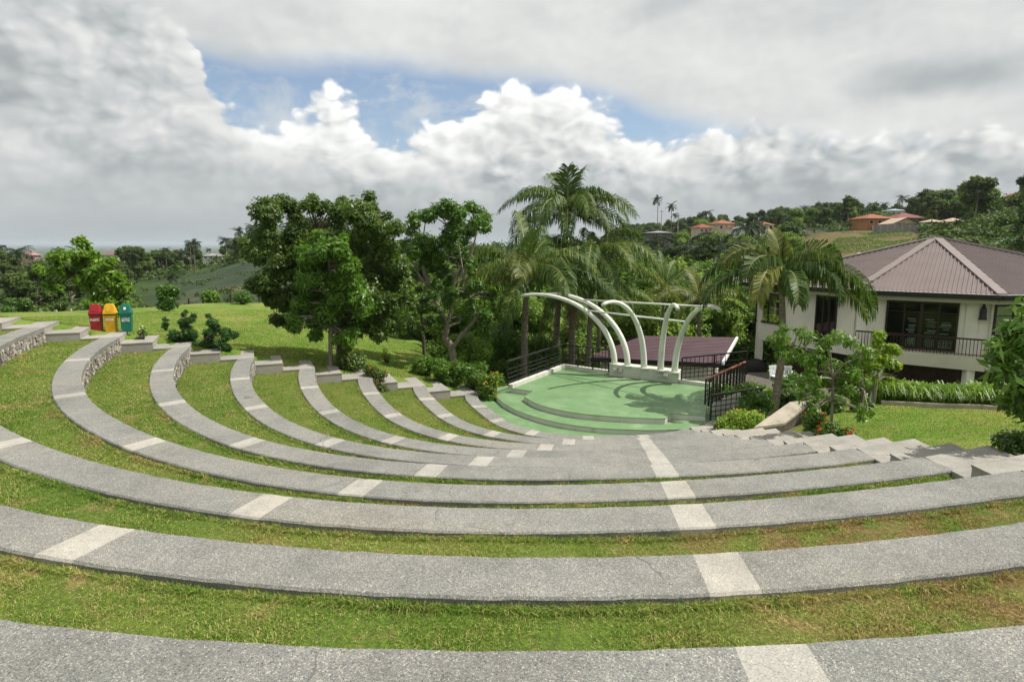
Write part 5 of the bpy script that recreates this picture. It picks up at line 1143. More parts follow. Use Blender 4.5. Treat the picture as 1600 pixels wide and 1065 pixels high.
SH = [
 (261, 473, 40, 36, 45, 'leaf_mid', 'rounded bush alone in the far meadow', 42, dict(ln=.22, wd=.11, dens=240, n=16)),
 (378, 474, 28, 22, 53, 'leaf_mid', 'smaller bush at the far end of the meadow left of the large dark tree', 43, dict(ln=.22, wd=.11, dens=240)),
 (258, 500, 14, 10, 31, 'leaf_pine', 'tiny dark tuft of shrub alone in the meadow', 44, dict(ln=.1, wd=.03, dens=1500, n=8)),
 (222, 527, 20, 19, 20.0, 'leaf_bright', 'small white flowered plant right of the green bin', 45, dict(flowers='flower_white', nfl=26, fsz=.05, n=8)),
 (585, 580, 46, 26, 22.0, 'leaf_dark', 'low bed of orange flowers at the foot of the large dark tree', 46, dict(flowers='flower_orange', nfl=110, fsz=.06, ln=.08, wd=.04, dens=1200)),
 (545, 572, 55, 22, 23.0, 'leaf_dark', 'dark leafy ground plants behind the orange flower bed', 47, dict(ln=.1, wd=.05)),
 (604, 568, 20, 32, 26.5, 'leaf_yellow', 'thin yellowish sapling alone on the meadow slope', 48, dict(ln=.09, wd=.04, dens=380, n=9)),
 (664, 590, 46, 34, 25.6, 'leaf_mid', 'dark bush at the left end of the thicket by the landings', 49, dict()),
 (700, 598, 60, 42, 24.8, 'leaf_mid', 'dark bush beneath the forked tree', 50, dict()),
 (742, 603, 54, 44, 24.4, 'leaf_mid', 'dark bush just left of the yellow flowered shrub', 51, dict()),
 (772, 614, 50, 44, 23.3, 'leaf_mid', 'yellow flowered shrub at the left corner of the stage', 52, dict(flowers='flower_yellow', nfl=150, fsz=.055, ln=.09, wd=.045, dens=1100)),
 (730, 575, 78, 62, 29.5, 'leaf_bright', 'fresh green bush behind the yellow flowered shrub', 53, dict(n=22, ln=.16, wd=.07, dens=460)),
 (790, 575, 66, 92, 31.5, 'leaf_mid', 'tall mixed thicket behind the left railing of the stage', 54, dict(n=26, ln=.15, wd=.06, dens=480)),
 (758, 540, 78, 62, 36, 'leaf_valley', 'green thicket further down the slope left of the palms', 55, dict(n=24, ln=.2, wd=.09, dens=330)),
 (845, 570, 66, 70, 34, 'leaf_mid', 'leafy thicket between the first palm trunks', 56, dict(n=22, ln=.18, wd=.07, dens=380)),
 (905, 566, 60, 60, 35.5, 'leaf_valley', 'leafy thicket at the foot of the fibrous palm trunk', 57, dict(n=20, ln=.18, wd=.07, dens=380)),
 (948, 592, 50, 26, 27.6, 'leaf_yellow', 'yellow green plants behind the railing left of the plinth', 58, dict(n=14, ln=.24, wd=.05, dens=420, droop=.9)),
 (1085, 604, 44, 30, 25.6, 'leaf_yellow', 'yellow green plants behind the railing right of the plinth', 59, dict(n=14, ln=.26, wd=.05, dens=420, droop=.9)),
 (1122, 603, 36, 28, 26.2, 'leaf_bright', 'green leafy plants behind the back corner of the stage', 60, dict(n=12, ln=.2, wd=.06, dens=420)),
 (1120, 672, 46, 22, 17.8, 'leaf_bright', 'pale flowered bed at the foot of the low black railing', 61, dict(flowers='flower_white', nfl=60, fsz=.04, ln=.08, wd=.035, dens=1300)),
 (1160, 672, 70, 26, 17.4, 'leaf_yellow', 'mixed flower bed with yellow blooms left of the sloping wall', 62, dict(flowers='flower_yellow', nfl=70, fsz=.05, ln=.08, wd=.035, dens=1200, n=18)),
 (1180, 650, 56, 42, 19.6, 'leaf_mid', 'leafy bush round the foot of the leaning palm', 63, dict(n=16, ln=.14, wd=.05)),
 (1232, 622, 46, 34, 22.0, 'leaf_dark', 'dark bush between the leaning palm and the sloping wall', 64, dict(n=16, ln=.14, wd=.05)),
 (1212, 608, 50, 34, 24.0, 'leaf_mid', 'bush before the white chairs on the porch', 65, dict(n=14, ln=.15, wd=.05)),
 (1268, 676, 46, 40, 14.6, 'leaf_mid', 'bush with red blossoms right of the sloping wall', 66, dict(flowers='flower_red', nfl=26, fsz=.05, n=16, ln=.1, wd=.045, dens=900)),
 (1305, 688, 78, 24, 13.2, 'leaf_mid', 'red flowered bed round the stem of the young lawn tree', 67, dict(flowers='flower_red', nfl=60, fsz=.045, ln=.08, wd=.04, dens=1300, n=16)),
 (1168, 628, 64, 44, 22.0, 'leaf_bright', 'broad leafy plants behind the low black railing', 76, dict(n=16, ln=.16, wd=.06)),
 (1240, 606, 76, 44, 24.5, 'leaf_mid', 'leafy shrub against the shaded wall under the left wing', 78, dict(n=18, ln=.16, wd=.06)),
 (1290, 652, 60, 40, 17.6, 'leaf_mid', 'bush at the near left corner of the house lawn', 68, dict(n=14, ln=.14, wd=.05)),
 (1345, 660, 40, 34, 17.0, 'leaf_dark', 'dark shrub below the small lime green tree', 69, dict(n=12, ln=.14, wd=.05)),
 (1596, 722, 90, 44, 8.4, 'leaf_dark', 'white flowered shrub at the right edge beside the landings', 70, dict(flowers='flower_white', nfl=90, fsz=.035, ln=.07, wd=.03, dens=2000, n=18)),
 (1270, 636, 50, 26, 22, 'leaf_dark', 'dark low bush under the wall of the house', 71, dict(n=12, ln=.15, wd=.06)),
 (150, 476, 40, 16, 54, 'leaf_yellow', 'yellowish bush leaning over the old fence', 72, dict(n=10, ln=.25, wd=.12, dens=220)),
 (28, 470, 50, 16, 57.5, 'leaf_mid', 'low bush behind the left end of the old fence', 73, dict(n=10, ln=.25, wd=.12, dens=220)),
 (92, 473, 30, 22, 57.5, 'leaf_dark', 'dark bush behind the middle of the old fence', 74, dict(n=10, ln=.25, wd=.12, dens=220)),
 (330, 466, 34, 14, 58, 'leaf_bright', 'spiky banana like plant at the edge of the farm field', 75, dict(n=8, ln=.8, wd=.16, dens=50, droop=1.0)),
]
for s in SH: shrub(*s[:8], **s[8])
S1 = on(308, 545, 20.9)
tree('broad needle leaved shrub of two lobes growing in the meadow just behind the landings', S1, [[(308, 547, 0), (300, 525, 0), (290, 500, 0)], [(306, 540, 0), (335, 520, 0), (345, 510, .1)]],
     [(290, 489, 6), (297, 497, 9), (284, 508, 11), (272, 522, 12), (299, 516, 12), (323, 491, 5), (332, 506, 11), (346, 514, 12), (359, 521, 10), (324, 523, 14), (351, 532, 12), (272, 536, 12), (297, 536, 15), (328, 540, 15), (354, 542, 10), (262, 542, 8)],
     20.9, .4, 2600, .15, .034, 'leaf_pine', 'bark_dark', 97, name='shrub', r0=.05, split=3, sub=.62, up=.9, droop=-.4)
# grass like hedge at the far edge of the lawn, tufts in a row
hd = np.random.RandomState(77)
for i in range(14):
    u = i / 13; px = 1376 + 200 * u; py = 636 + 13 * u; d = 18.9 - 1.3 * u; q = Dp(px, py, d); q.z = gz(q.x, q.y)
    N = 620; t = thing('hedge_tuft', q, 'arching grass tuft in the long hedge between lawn and house', 'hedge plant', 'grass tufts of the long hedge')
    base = np.array(q) + np.stack([hd.uniform(-.17, .17, N), hd.uniform(-.22, .22, N), np.zeros(N)], -1)
    H = hd.uniform(.35, .72, N) * (1 + .15 * math.sin(i * 2.1)); az = hd.uniform(0, 2 * np.pi, N); ln = H * hd.uniform(.25, .75, N); dr = np.stack([np.cos(az), np.sin(az), np.zeros(N)], -1); sd = np.stack([-np.sin(az), np.cos(az), np.zeros(N)], -1) * .011
    k = [base, base + dr * (ln * .3)[:, None] + np.array([0, 0, 1]) * (H * .65)[:, None], base + dr * (ln * .8)[:, None] + np.array([0, 0, 1]) * (H * .9)[:, None], base + dr * (ln * 1.35)[:, None] + np.array([0, 0, 1]) * (H * .62)[:, None]]
    V = np.concatenate([np.stack([a - sd * w0, a + sd * w0, b + sd * w1, b - sd * w1], 1) for a, b, w0, w1 in ((k[0], k[1], .8, 1), (k[1], k[2], 1, .9), (k[2], k[3], .9, .15))])
    tt = hd.uniform(.2, 1, N); link('blades', quads_np('blades', V, 4, {'tint': np.concatenate([tt] * 3)}), MATS['leaf_bright'], t)
hs = [on(1376 + 200 * u, 640 + 13 * u, 18.4 - 1.3 * u) for u in (0, .25, .5, .75, 1)]
m = MB()
for a, c in zip(hs[:-1], hs[1:]): m.beam(a + Vector((0, 0, .05)), c + Vector((0, 0, .05)), .12, .14)
tag(m.build('edging_kerb', MATS['weathered_top']), 'pale narrow kerb running along the foot of the grass hedge', 'kerb')

# ------------------------------------------------------------------ palms
def frond(cen, az, e0, L, droop, rs, nl=56, ll=.75, w=.055, hang=.5, tw=0.0):
    """-> leaflet quads, rachis points"""
    n = 16; pts = [np.array(cen, float)]; hd_ = np.array([math.cos(az), math.sin(az), 0]); e = e0
    for i in range(n):
        t = (i + .5) / n; e = e0 - droop * t ** 1.25; pts.append(pts[-1] + (hd_ * math.cos(e) + np.array([0, 0, 1]) * math.sin(e)) * L / n)
    pts = np.array(pts); T = unit(np.gradient(pts, axis=0)); up = np.array([0, 0, 1.]); S = np.cross(np.tile(hd_, (n + 1, 1)), up); 
    N_ = unit(np.cross(S, T)); S = S * math.cos(tw) + N_ * math.sin(tw); N_ = unit(np.cross(S, T))
    u = np.linspace(.13, 1.0, nl); fi = u * n; P_ = np.stack([np.interp(fi, np.arange(n + 1), pts[:, k]) for k in range(3)], -1)
    Tt = np.stack([np.interp(fi, np.arange(n + 1), T[:, k]) for k in range(3)], -1); St = np.stack([np.interp(fi, np.arange(n + 1), S[:, k]) for k in range(3)], -1); Nt = np.stack([np.interp(fi, np.arange(n + 1), N_[:, k]) for k in range(3)], -1)
    prof = ll * (np.sin(np.pi * (u * .82 + .10)) ** .7 * .92 + .08); Q = []
    for s in (-1, 1):
        jit = rs.normal(size=(nl, 3)) * .10
        d0 = unit(St * s * .85 + Tt * (.35 + .5 * u[:, None]) + Nt * .22 + jit); d1 = unit(d0 * .75 - up * hang * rs.uniform(.6, 1.5, nl)[:, None]); d2 = unit(d0 * .35 - up * hang * 2.0)
        l = (prof * rs.uniform(.85, 1.1, nl))[:, None]; a = P_; b = a + d0 * l * .42; c = b + d1 * l * .36; e_ = c + d2 * l * .26
        wv = unit(np.cross(d0, Nt)) * w * .5
        Q += [np.stack([a - wv * .5, a + wv * .5, b + wv, b - wv], 1), np.stack([b - wv, b + wv, c + wv * .7, c - wv * .7], 1), np.stack([c - wv * .7, c + wv * .7, e_ + wv * .05, e_ - wv * .05], 1)]
    return np.concatenate(Q), pts
LF = 1.16
def palm(label, base, cen, fronds, seed, mat='palm_leaf', r=.15, lean=None, ll=.75, gold=(), skirt=0, nuts=True, group=None, nl=68, w=.052):
    rs = np.random.RandomState(seed); base = Vector(base); cen = Vector(cen)
    t = thing('palm_tree', base, label, 'palm tree', group)
    mid = base.lerp(cen, .5) + (Vector(lean) if lean else Vector((rs.uniform(-.2, .2), rs.uniform(-.2, .2), 0)))
    pts = curve_pts([base - Vector((0, 0, .3)), mid, cen], 10); n = len(pts)
    m = MB(); m.tube(pts, [r * (1.25 - .45 * min(1, i / (n - 1) * 1.2) + (.35 if i == 0 else 0)) for i in range(n)], 10); m.build('trunk', MATS['palm_trunk'], t, True)
    m = MB(); m.tube([cen - Vector((0, 0, .45)), cen - Vector((0, 0, .1)), cen + Vector((0, 0, .25))], [r * .8, r * 1.25, r * .4], 9); m.build('crownshaft', MATS['dead_frond'], t, True)
    for i, f in enumerate(fronds):
        az, e0, L, dr = f[:4]; tw = f[4] if len(f) > 4 else rs.uniform(-.5, .5)
        V, pts = frond(cen, R(az), R(e0), L * (f[6] if len(f) > 6 else LF), R(dr * 1.12), rs, nl=nl, ll=ll * rs.uniform(.9, 1.2), w=w, tw=tw, hang=(f[5] if len(f) > 5 else .5) * 2.1)
        tt = np.clip(rs.normal(.45, .16, len(V)) + rs.uniform(-.15, .15), 0, 1)
        o = link('frond', quads_np('frond', V, 4, {'tint': tt}), MATS['palm_gold' if i in gold else mat], t)
        m = MB(); m.tube([Vector(q) for q in pts], [.034 * (1 - .8 * k / 16) for k in range(17)], 5, False); m.build('rachis', MATS['rachis'], o)
    if skirt:
        Vs = []
        for i in range(skirt):
            V, _p = frond(cen - Vector((0, 0, .25)), rs.uniform(0, 6.28), R(-25), 2.6 * rs.uniform(.8, 1.1), R(62), rs, nl=24, ll=.5, w=.03); Vs.append(V)
        V = np.concatenate(Vs); link('dead_fronds', quads_np('dead_fronds', V, 4, {'tint': rs.uniform(0, 1, len(V))}), MATS['dead_frond'], t)
    if nuts:
        m = MB()
        for i in range(6):
            a = rs.uniform(0, 6.28); c = cen + Vector((math.cos(a) * r * 1.7, math.sin(a) * r * 1.7, -.28 - rs.uniform(0, .2))); m.tube([c + Vector((0, 0, z)) for z in (-.13, -.08, .02, .10, .13)], [.02, .09, .115, .07, .01], 7)
        m.build('coconuts', MATS['leaf_yellow'], t, True)
    return t
def ringf(n, e, L, dr, rs, az0=0.0):
    return [(az0 + 360 * i / n + rs.uniform(-14, 14), e + rs.uniform(-9, 9), L * rs.uniform(.88, 1.08), dr + rs.uniform(-14, 14)) for i in range(n)]
rs = np.random.RandomState(3)
c1 = Dp(823, 436, 30.2); palm('front coconut palm with its trunk behind the left railing of the stage', on(820, 595, 30.0), c1, [(178, 34, 4.2, 82), (200, 8, 3.9, 55), (100, 78, 3.6, 50), (60, 66, 4.0, 90), (20, 48, 4.1, 95), (345, 30, 4.0, 80), (300, 40, 3.6, 95), (262, 58, 3.4, 105), (225, 42, 3.7, 95), (140, 52, 3.8, 85), (10, 14, 3.9, 60), (320, 8, 3.4, 62), (250, 2, 3.0, 66), (170, 60, 3.9, 95), (40, 20, 4.0, 70), (120, 20, 3.8, 75), (190, 24, 3.8, 70), (280, 76, 3.2, 70), (330, 60, 3.8, 110), (82, 44, 3.8, 90)], 81, gold=(1, 7), r=.17, ll=1.05)
c2 = Dp(887, 338, 34.5); palm('tallest coconut palm rising above the others with an upright spear', on(862, 575, 34.0), c2, [(88, 88, 2.2, 6, 0, .1), (50, 76, 2.7, 34, .5, .4), (182, 50, 3.6, 92, .2, .35), (150, 68, 3.2, 92), (4, 50, 3.7, 98, .2, .5), (30, 64, 3.2, 96), (330, 46, 3.5, 104), (350, 26, 3.4, 90), (210, 36, 3.6, 100), (240, 48, 3.4, 108), (285, 56, 3.4, 116), (305, 34, 3.4, 98), (130, 44, 3.5, 96), (95, 62, 3.2, 90), (265, 26, 3.2, 92), (190, 8, 3.4, 76), (15, 4, 3.4, 70), (120, 78, 2.6, 50), (70, 66, 3.0, 80), (205, 66, 2.9, 96), (320, 66, 2.9, 100), (345, 4, 3.3, 64), (225, 10, 3.3, 70)], 83, r=.17, ll=1.0, skirt=0)
c3 = Dp(926, 402, 32.6); palm('right hand palm of the tall cluster with one long frond drooping to the right', on(914, 572, 32.5), c3, [(345, -4, 4.4, 46, .3), (15, 40, 3.4, 90), (30, 62, 3.2, 85), (330, 40, 3.6, 98), (300, 44, 3.2, 105), (260, 40, 3.2, 100), (220, 34, 3.3, 92), (180, 44, 3.4, 90), (140, 50, 3.4, 84), (90, 56, 3.4, 80), (60, 34, 3.4, 84), (355, 20, 3.6, 72), (285, 8, 3.0, 70), (205, 6, 3.2, 66)], 85, r=.14, gold=(0,), ll=.85)
c4 = Dp(893, 446, 33.0); palm('lower palm with a shaggy brown skirt of dead fronds on its trunk', on(893, 570, 33.0), c4, [(300, 40, 3.2, 96), (260, 36, 3.2, 92), (220, 44, 3.3, 96), (180, 36, 3.4, 90), (340, 30, 3.4, 90), (20, 36, 3.3, 86), (60, 50, 3.2, 84), (120, 46, 3.2, 80), (240, 10, 2.9, 70), (320, 8, 3.0, 70)], 87, r=.19, skirt=16, ll=.8)
c5 = Dp(1221, 436, 21.2); palm('leaning palm with yellowing drooping fronds in front of the house', on(1206, 650, 20.6), c5, [(95, 82, 1.6, 40, .2, .8), (185, 72, 2.3, 116, .3, 1.1), (70, 80, 1.8, 76, 1.3, 1.0), (20, 66, 2.7, 122, .9, 1.1), (178, 26, 2.6, 88, .2, 1.1), (2, 32, 3.3, 96, .3, 1.0), (262, 34, 2.2, 104, .1, .8), (230, 40, 2.4, 112, .2, 1.0), (300, 44, 2.4, 118, .2, .9), (340, 26, 3.0, 96, .2, 1.1), (150, 44, 2.6, 96, .2, 1.0), (60, 40, 2.6, 92, .2, .9), (215, 66, 2.2, 128, .4, 1.2), (320, 60, 2.2, 126, .4, 1.2), (120, 70, 1.9, 90, .2, 1.0), (350, 10, 2.8, 70, .2, 1.2)], 89, r=.115, lean=(.18, 0, 0), gold=(0, 1, 7, 13), ll=.84, w=.05)
c6 = Dp(1037, 462, 46); palm('young palm with upright fronds seen between the right hand masts of the stage', on(1037, 520, 46), c6, [(90, 80, 3.2, 40), (20, 64, 3.2, 60), (160, 62, 3.2, 60), (200, 50, 3.2, 76), (340, 52, 3.2, 76), (270, 56, 3.0, 84), (120, 74, 3.2, 50), (60, 70, 3.2, 55), (230, 36, 3.0, 80), (310, 36, 3.0, 80)], 91, r=.12, nuts=False, ll=.8)
c7 = Dp(1092, 470, 41); palm('yellowish palm behind the right end of the white stage frame', on(1096, 535, 41), c7, [(178, 26, 3.0, 62, .2), (200, 44, 3.0, 84), (150, 44, 2.8, 70), (10, 40, 3.0, 80), (330, 40, 3.0, 86), (270, 50, 2.8, 90), (60, 60, 2.8, 70), (100, 70, 2.8, 60), (230, 20, 2.8, 70), (350, 12, 3.0, 60)], 93, mat='palm_gold', r=.14, nuts=False, ll=.75)
c8 = Dp(938, 470, 40); palm('low palm half hidden beneath the tall cluster', on(938, 540, 40), c8, ringf(12, 34, 3.2, 84, rs), 95, r=.14, nuts=False, ll=.75)

# ------------------------------------------------------------------ woods on the slopes: each tree an object of its own
def proto_tree(kind, seed, H, dens, ln, wd, mat, nclump=16, wide=.42, low=.3, open_=0.0, trunk=True):
    rs = np.random.RandomState(seed); t = bpy.data.objects.new(kind, None); col.objects.link(t); cent = []; rad = []
    for i in range(nclump):
        a = rs.uniform(0, 6.283); f = rs.uniform(0, 1); z = H * (low + (.92 - low) * f); env = math.sin(math.pi * min(1, .18 + .80 * f)) ** .6
        r = H * wide * env * rs.uniform(.25, 1.0) ** .5; cent.append([r * math.cos(a), r * math.sin(a), z]); rad.append(H * rs.uniform(.10, .17))
    m = MB(); m.tube([(0, 0, -1.0), (.1, 0, H * .3), (0, .1, H * .75)], [H * .026, H * .018, H * .006], 6)
    for c in cent: m.tube([(0, 0, H * low * rs.uniform(.8, 1.2)), c], [H * .009, H * .003], 4, False)
    m.build('trunk', MATS['bark_pale'], t); crown('crown', cent, rad, dens, ln, wd, mat, t, seed + 1)
    return t
def proto_palm(seed, H, nf, L, nl=20, w=.12, ll=.9, mat='palm_far'):
    rs = np.random.RandomState(seed); t = bpy.data.objects.new('distant_palm', None); col.objects.link(t); cen = Vector((rs.uniform(-.5, .5), 0, H)); Vs = []
    for i in range(nf):
        V, p_ = frond(cen, rs.uniform(0, 6.28), R(rs.uniform(-5, 75)), L * rs.uniform(.85, 1.1), R(rs.uniform(60, 100)), rs, nl=nl, ll=ll, w=w); Vs.append(V)
    V = np.concatenate(Vs); link('crown', quads_np('crown', V, 4, {'tint': rs.uniform(.1, .9, len(V))}), MATS[mat], t)
    m = MB(); m.tube([(0, 0, -1), (rs.uniform(-.3, .3), 0, H * .5), tuple(cen)], [.24, .17, .13], 6); m.build('trunk', MATS['palm_trunk'], t); return t
def copy_tree(src, loc, rz, sc, label, group, cat='tree', keep=True):
    c = src.copy(); col.objects.link(c); c.location = loc; c.rotation_euler = (0, 0, rz); c.scale = sc
    tag(c, label, cat, group)
    for ch in src.children:
        k = ch.copy(); col.objects.link(k); k.parent = c
    return c
PV = [proto_tree('valley_tree', 200 + i, 9.0, 150 if i < 3 else 120, .34, .17, 'leaf_valley', 22 if i < 3 else 15, [.44, .5, .38, .30, .36][i], [.18, .2, .25, .35, .3][i]) for i in range(5)]
PF = [proto_tree('hillside_tree', 220 + i, 9.0, 60, .6, .34, 'leaf_forest', [18, 14, 11, 9, 20][i], [.46, .40, .28, .22, .55][i], [.2, .3, .42, .45, .3][i]) for i in range(5)]
PP = [proto_palm(240 + i, [9.5, 12, 8, 10.5][i], [22, 18, 24, 20][i], [3.4, 3.0, 3.6, 3.2][i]) for i in range(4)]
PC = bpy.data.objects.new('conifer', None); col.objects.link(PC)
_cc = [(rr_ * math.cos(a), rr_ * math.sin(a), z) for z in np.linspace(1.5, 8.6, 14) for a, rr_ in [(z * 7.0 + k * 2.1, (9.2 - z) * .15) for k in range(3)]]
crown('crown', _cc, [max(.35, (9.6 - c[2]) * .12) for c in _cc], 300, .4, .14, 'leaf_forest', PC, 251); m = MB(); m.tube([(0, 0, -1), (0, 0, 8.8)], [.2, .04], 6); m.build('trunk', MATS['bark_dark'], PC)
fr = np.random.RandomState(314)
HR = [(h[0], h[1], h[2], 560 * h[3] / h[2] + 3, 1000 * (h[5] + h[6]) / h[2]) for h in HSE if h[0] not in (40, 718)]
HR += [(1270, 374, 185, 24, 18), (1397, 384, 165, 40, 16), (1345, 412, 170, 82, 50), (1357, 408, 75, 20, 14), (1300, 400, 160, 44, 36), (300, 455, 150, 95, 26), (400, 450, 130, 40, 26)]
def blocked(q, H, Wd):
    px, _ = proj(q); d = q.y; top = proj(q + Vector((0, 0, H)))[1]; bot = proj(q)[1]; hw = 1000 * Wd / d
    for x, y, dh, w, h in HR:
        if d < dh + 3 and abs(px - x) < w + hw * .7 and top < y - h * .1 and bot > y - h: return True
    return False
used = []
def scatter(n, pxr, dr, protos, Hr, label, group, weight=None, cat='tree', mind=.55, skip=None):
    k = 0; tries = 0
    while k < n and tries < n * 30:
        tries += 1; px = fr.uniform(*pxr); d = math.exp(fr.uniform(math.log(dr[0]), math.log(dr[1]))); q = Dp(px, 400, d); q.z = gz(q.x, q.y); H = fr.uniform(*Hr)
        if skip and skip(px, d): continue
        if blocked(q, H, H * .35): continue
        if any((q.x - a) ** 2 + (q.y - b) ** 2 < (mind * (H + h_) * .32) ** 2 for a, b, h_ in used): continue
        used.append((q.x, q.y, H)); i = fr.randint(len(protos)); s = H / 9.0
        copy_tree(protos[i], q, fr.uniform(0, 6.28), (s * fr.uniform(.9, 1.15), s * fr.uniform(.9, 1.15), s), label, group, cat); k += 1
    return k
nofield = lambda px, d: (215 < px < 470 and 60 < d < 165)
scatter(46, (985, 1125), (52, 150), PV[:3], (7, 11.5), 'lime green leafy tree of the valley to the right of the palms', 'trees of the valley')
scatter(26, (1120, 1330), (56, 135), PV, (6.5, 10), 'leafy tree filling the valley behind the leaning palm', 'trees behind the leaning palm')
scatter(18, (600, 980), (46, 130), PV, (5, 9), 'leafy tree on the low ground behind the stage palms', 'trees behind the stage palms')
scatter(40, (975, 1330), (120, 250), PF + PV[3:], (6, 9.5), 'dark tree on the middle slope below the orange roofs', 'trees on the middle slope')
scatter(84, (1420, 1700), (70, 230), PF + PV[1:4], (6.5, 11), 'dark tree on the hillside behind the mauve roof', 'trees behind the mauve roof')
scatter(62, (960, 1430), (270, 400), PF, (6, 9.5), 'tree of the dark skyline along the right hand ridge', 'trees of the ridge', mind=.4)
scatter(80, (960, 1700), (215, 400), PF, (6, 10), 'tree of the dark skyline along the right hand ridge', 'trees of the ridge')
scatter(60, (-120, 230), (84, 330), PF, (4, 6.8), 'dark tree of the wood beyond the boundary fence at the left', 'trees beyond the fence', skip=nofield)
scatter(50, (190, 640), (165, 330), PF, (5.5, 9), 'tree of the wood beyond the farm fields', 'trees beyond the fields', skip=nofield)
scatter(12, (985, 1300), (70, 190), PP, (8, 11), 'coconut palm standing out of the valley trees', 'palms of the valley', cat='palm tree', mind=.4)
scatter(14, (970, 1680), (225, 390), PP, (6, 8.5), 'palm silhouetted on the right hand ridge', 'palms of the ridge', cat='palm tree', mind=.3)
scatter(34, (190, 420), (150, 300), PP, (5, 7.5), 'coconut palm in the grove beyond the farm fields', 'palms beyond the fields', cat='palm tree', mind=.3, skip=nofield)
scatter(14, (-80, 210), (85, 260), PP, (4.5, 7), 'palm in the wood beyond the boundary fence', 'palms beyond the fence', cat='palm tree', mind=.3)
def placed(proto, px, top, d, label, cat='tree', group=None):
    q = Dp(px, top, d); z = gz(q.x, q.y); s = (q.z - z) / 10.0; w_ = min(s * .9, .95); copy_tree(proto, Vector((q.x, q.y, z)), fr.uniform(0, 6), (w_, w_, s), label, group, cat)
placed(PC, 1270, 318, 250, 'pointed dark conifer on the skyline above the rock faced bank')
placed(PP[1], 1028, 324, 300, 'left one of two tall thin palms on the skyline beyond the stage palms', 'palm tree'); placed(PP[3], 1050, 326, 310, 'right one of two tall thin palms on the skyline beyond the stage palms', 'palm tree')
placed(PP[0], 1118, 392, 75, 'dark palm among the lime green trees below the orange roofs', 'palm tree'); placed(PP[2], 1128, 362, 88, 'tall dark palm directly below the bright orange roof', 'palm tree')
placed(PP[2], 268, 425, 100, 'lone palm in the dark farm fields', 'palm tree')
for k_, (px, top, d) in enumerate([(632, 448, 40), (690, 436, 43), (760, 428, 44), (590, 462, 50), (850, 436, 52), (962, 436, 50), (992, 414, 56), (726, 470, 37), (1012, 440, 52), (800, 462, 40)]):
    q = Dp(px, top, d); z = gz(q.x, q.y); s = (q.z - z) / 9.0; used.append((q.x, q.y, 9 * s)); copy_tree(PV[k_ % 3], Vector((q.x, q.y, z)), k_ * 1.3, (s, s, s), 'leafy mid green tree close behind the palms and the forked tree', 'trees close behind the palms', 'tree')
for o in PV + PF + PP + [PC]:
    for ch in list(o.children): bpy.data.objects.remove(ch)
    bpy.data.objects.remove(o)
# undergrowth that covers the wooded slopes
def mass(name, N, pxr, dr, size, cl, mat, label, seed, ok=None, power=1.0, hz=(.2, 1.0)):
    rs = np.random.RandomState(seed); px = rs.uniform(*pxr, N); d = np.exp(rs.uniform(math.log(dr[0]), math.log(dr[1]), N)); t = (px - 800) / 1000; x = t * (d * _c) ; y = d
    az = np.degrees(np.arctan2(x, y)); keep = np.ones(N, bool) if ok is None else ok(px, d, az); x, y, d = x[keep], y[keep], d[keep]; z = ground(x, y)
    s = size * (d / dr[0]) ** power; cent = np.stack([x, y, z + s * rs.uniform(*hz, len(x))], -1)
    V, tt = leaves(cent, s * rs.uniform(.7, 1.4, len(x)), cl, 1.0, 1.0, rs, hollow=.5, flat=.75)
    ci = np.repeat(np.arange(len(x)), cl); c = V.mean(1, keepdims=True); V = c + (V - c) * (s[ci] * .42)[:, None, None]
    o = link(name, quads_np(name, V, 4, {'tint': tt}), MATS[mat]); tag(o, label, 'woodland', kind='stuff'); return o
inrect = lambda px, d: (px > 1262) & (px < 1432) & (d > 95) & (d < 186)
def ok_near(px, d, az):
    lim_ = np.interp(az, [-60, -20, -9, -4, 2, 10, 20, 40], [62, 64, 44, 34, 40, 40, 44, 50]); return (d > lim_ * 1.05) & ~((px > 205) & (px < 480) & (d < 165)) & ~inrect(px, d)
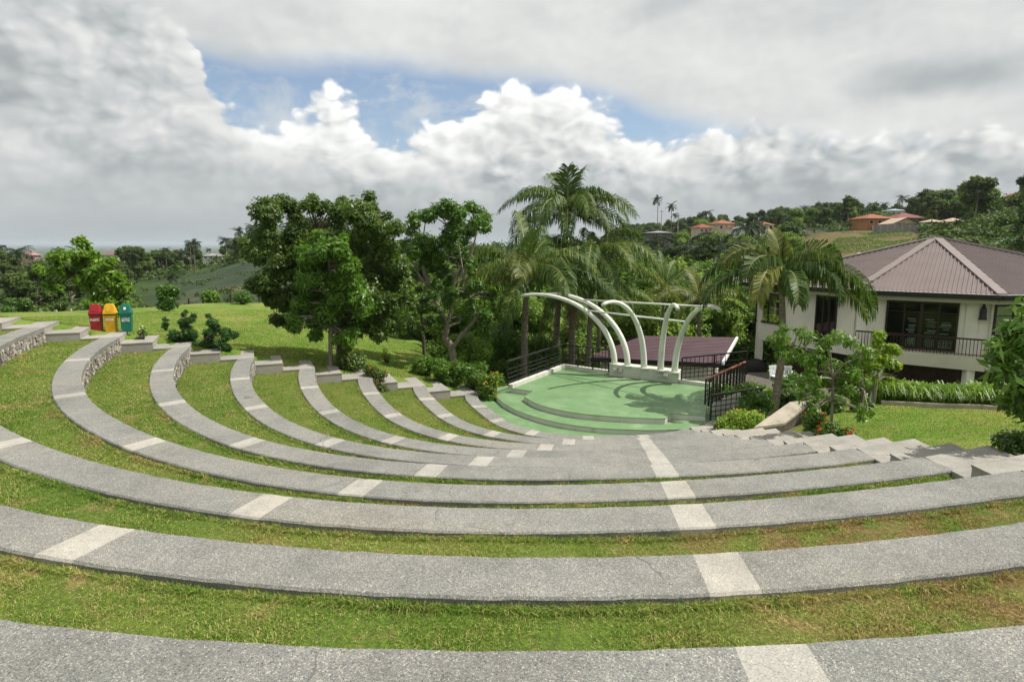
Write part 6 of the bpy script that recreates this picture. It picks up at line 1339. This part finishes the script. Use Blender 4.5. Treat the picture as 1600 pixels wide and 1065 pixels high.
mass('undergrowth', 4200, (-150, 1720), (40, 420), .75, 34, 'leaf_forest', 'dense undergrowth and scrub covering the slopes and the valley', 401, ok_near, .55)
mass('hillside_scrub', 900, (1330, 1720), (60, 260), 1.0, 40, 'leaf_forest', 'bushy scrub on the hillside behind the mauve roof', 405, lambda px, d, az: ok_near(px, d, az) & ~((px < 1450) & (d < 190)), .5)
mass('valley_scrub', 1500, (560, 1330), (34, 110), .7, 40, 'leaf_valley', 'bright scrub on the valley floor behind the stage', 402, ok_near, .5)
mass('field_scrub', 900, (205, 480), (64, 170), .45, 26, 'leaf_forest', 'low scrub and hedge lines between the dark farm fields', 404, lambda px, d, az: (np.sin(d * .21 + px * .013) > .82) | (np.sin(px * .045 + d * .05) > .965), .6)
mass('distant_woodland', 9000, (-250, 1750), (330, 7000), 2.4, 9, 'leaf_forest', 'distant woods spreading over the plain to the horizon', 403, None, .45)
# rows of crops
B4 = fld
rowp = []
for i in range(58):
    for j in range(80):
        u, v = (i + cf.uniform(-.1, .1)) / 57, (j + cf.uniform(-.3, .3)) / 79; rowp.append(B4[0] * (1 - u) * (1 - v) + B4[1] * u * (1 - v) + B4[2] * u * v + B4[3] * (1 - u) * v)
rowp = np.array(rowp); rowp[:, 2] = ground(rowp[:, 0], rowp[:, 1]) + .12
V, tt = leaves(rowp, np.full(len(rowp), .13), 3, .30, .17, cf)
tag(link('crop_rows', quads_np('crop_rows', V, 4, {'tint': tt}), MATS['leaf_mid']), 'straight rows of small crops on the brown field of the right hand hill', 'crops', kind='stuff')

# ------------------------------------------------------------------ the air over the plain
def air(g): return None
hz = bpy.data.materials.new('air'); hz.use_nodes = True; nt = hz.node_tree; nt.nodes.clear()
vo = nt.nodes.new('ShaderNodeVolumePrincipled'); vo.inputs['Color'].default_value = (0.80, 0.90, 1.0, 1); vo.inputs['Density'].default_value = HAZE; vo.inputs['Anisotropy'].default_value = 0.2
oo = nt.nodes.new('ShaderNodeOutputMaterial'); nt.links.new(vo.outputs[0], oo.inputs['Volume'])
b = MB(); b.box((0, 0, -20), (92000, 92000, 130)); tag(b.build('haze', hz), kind='stuff')
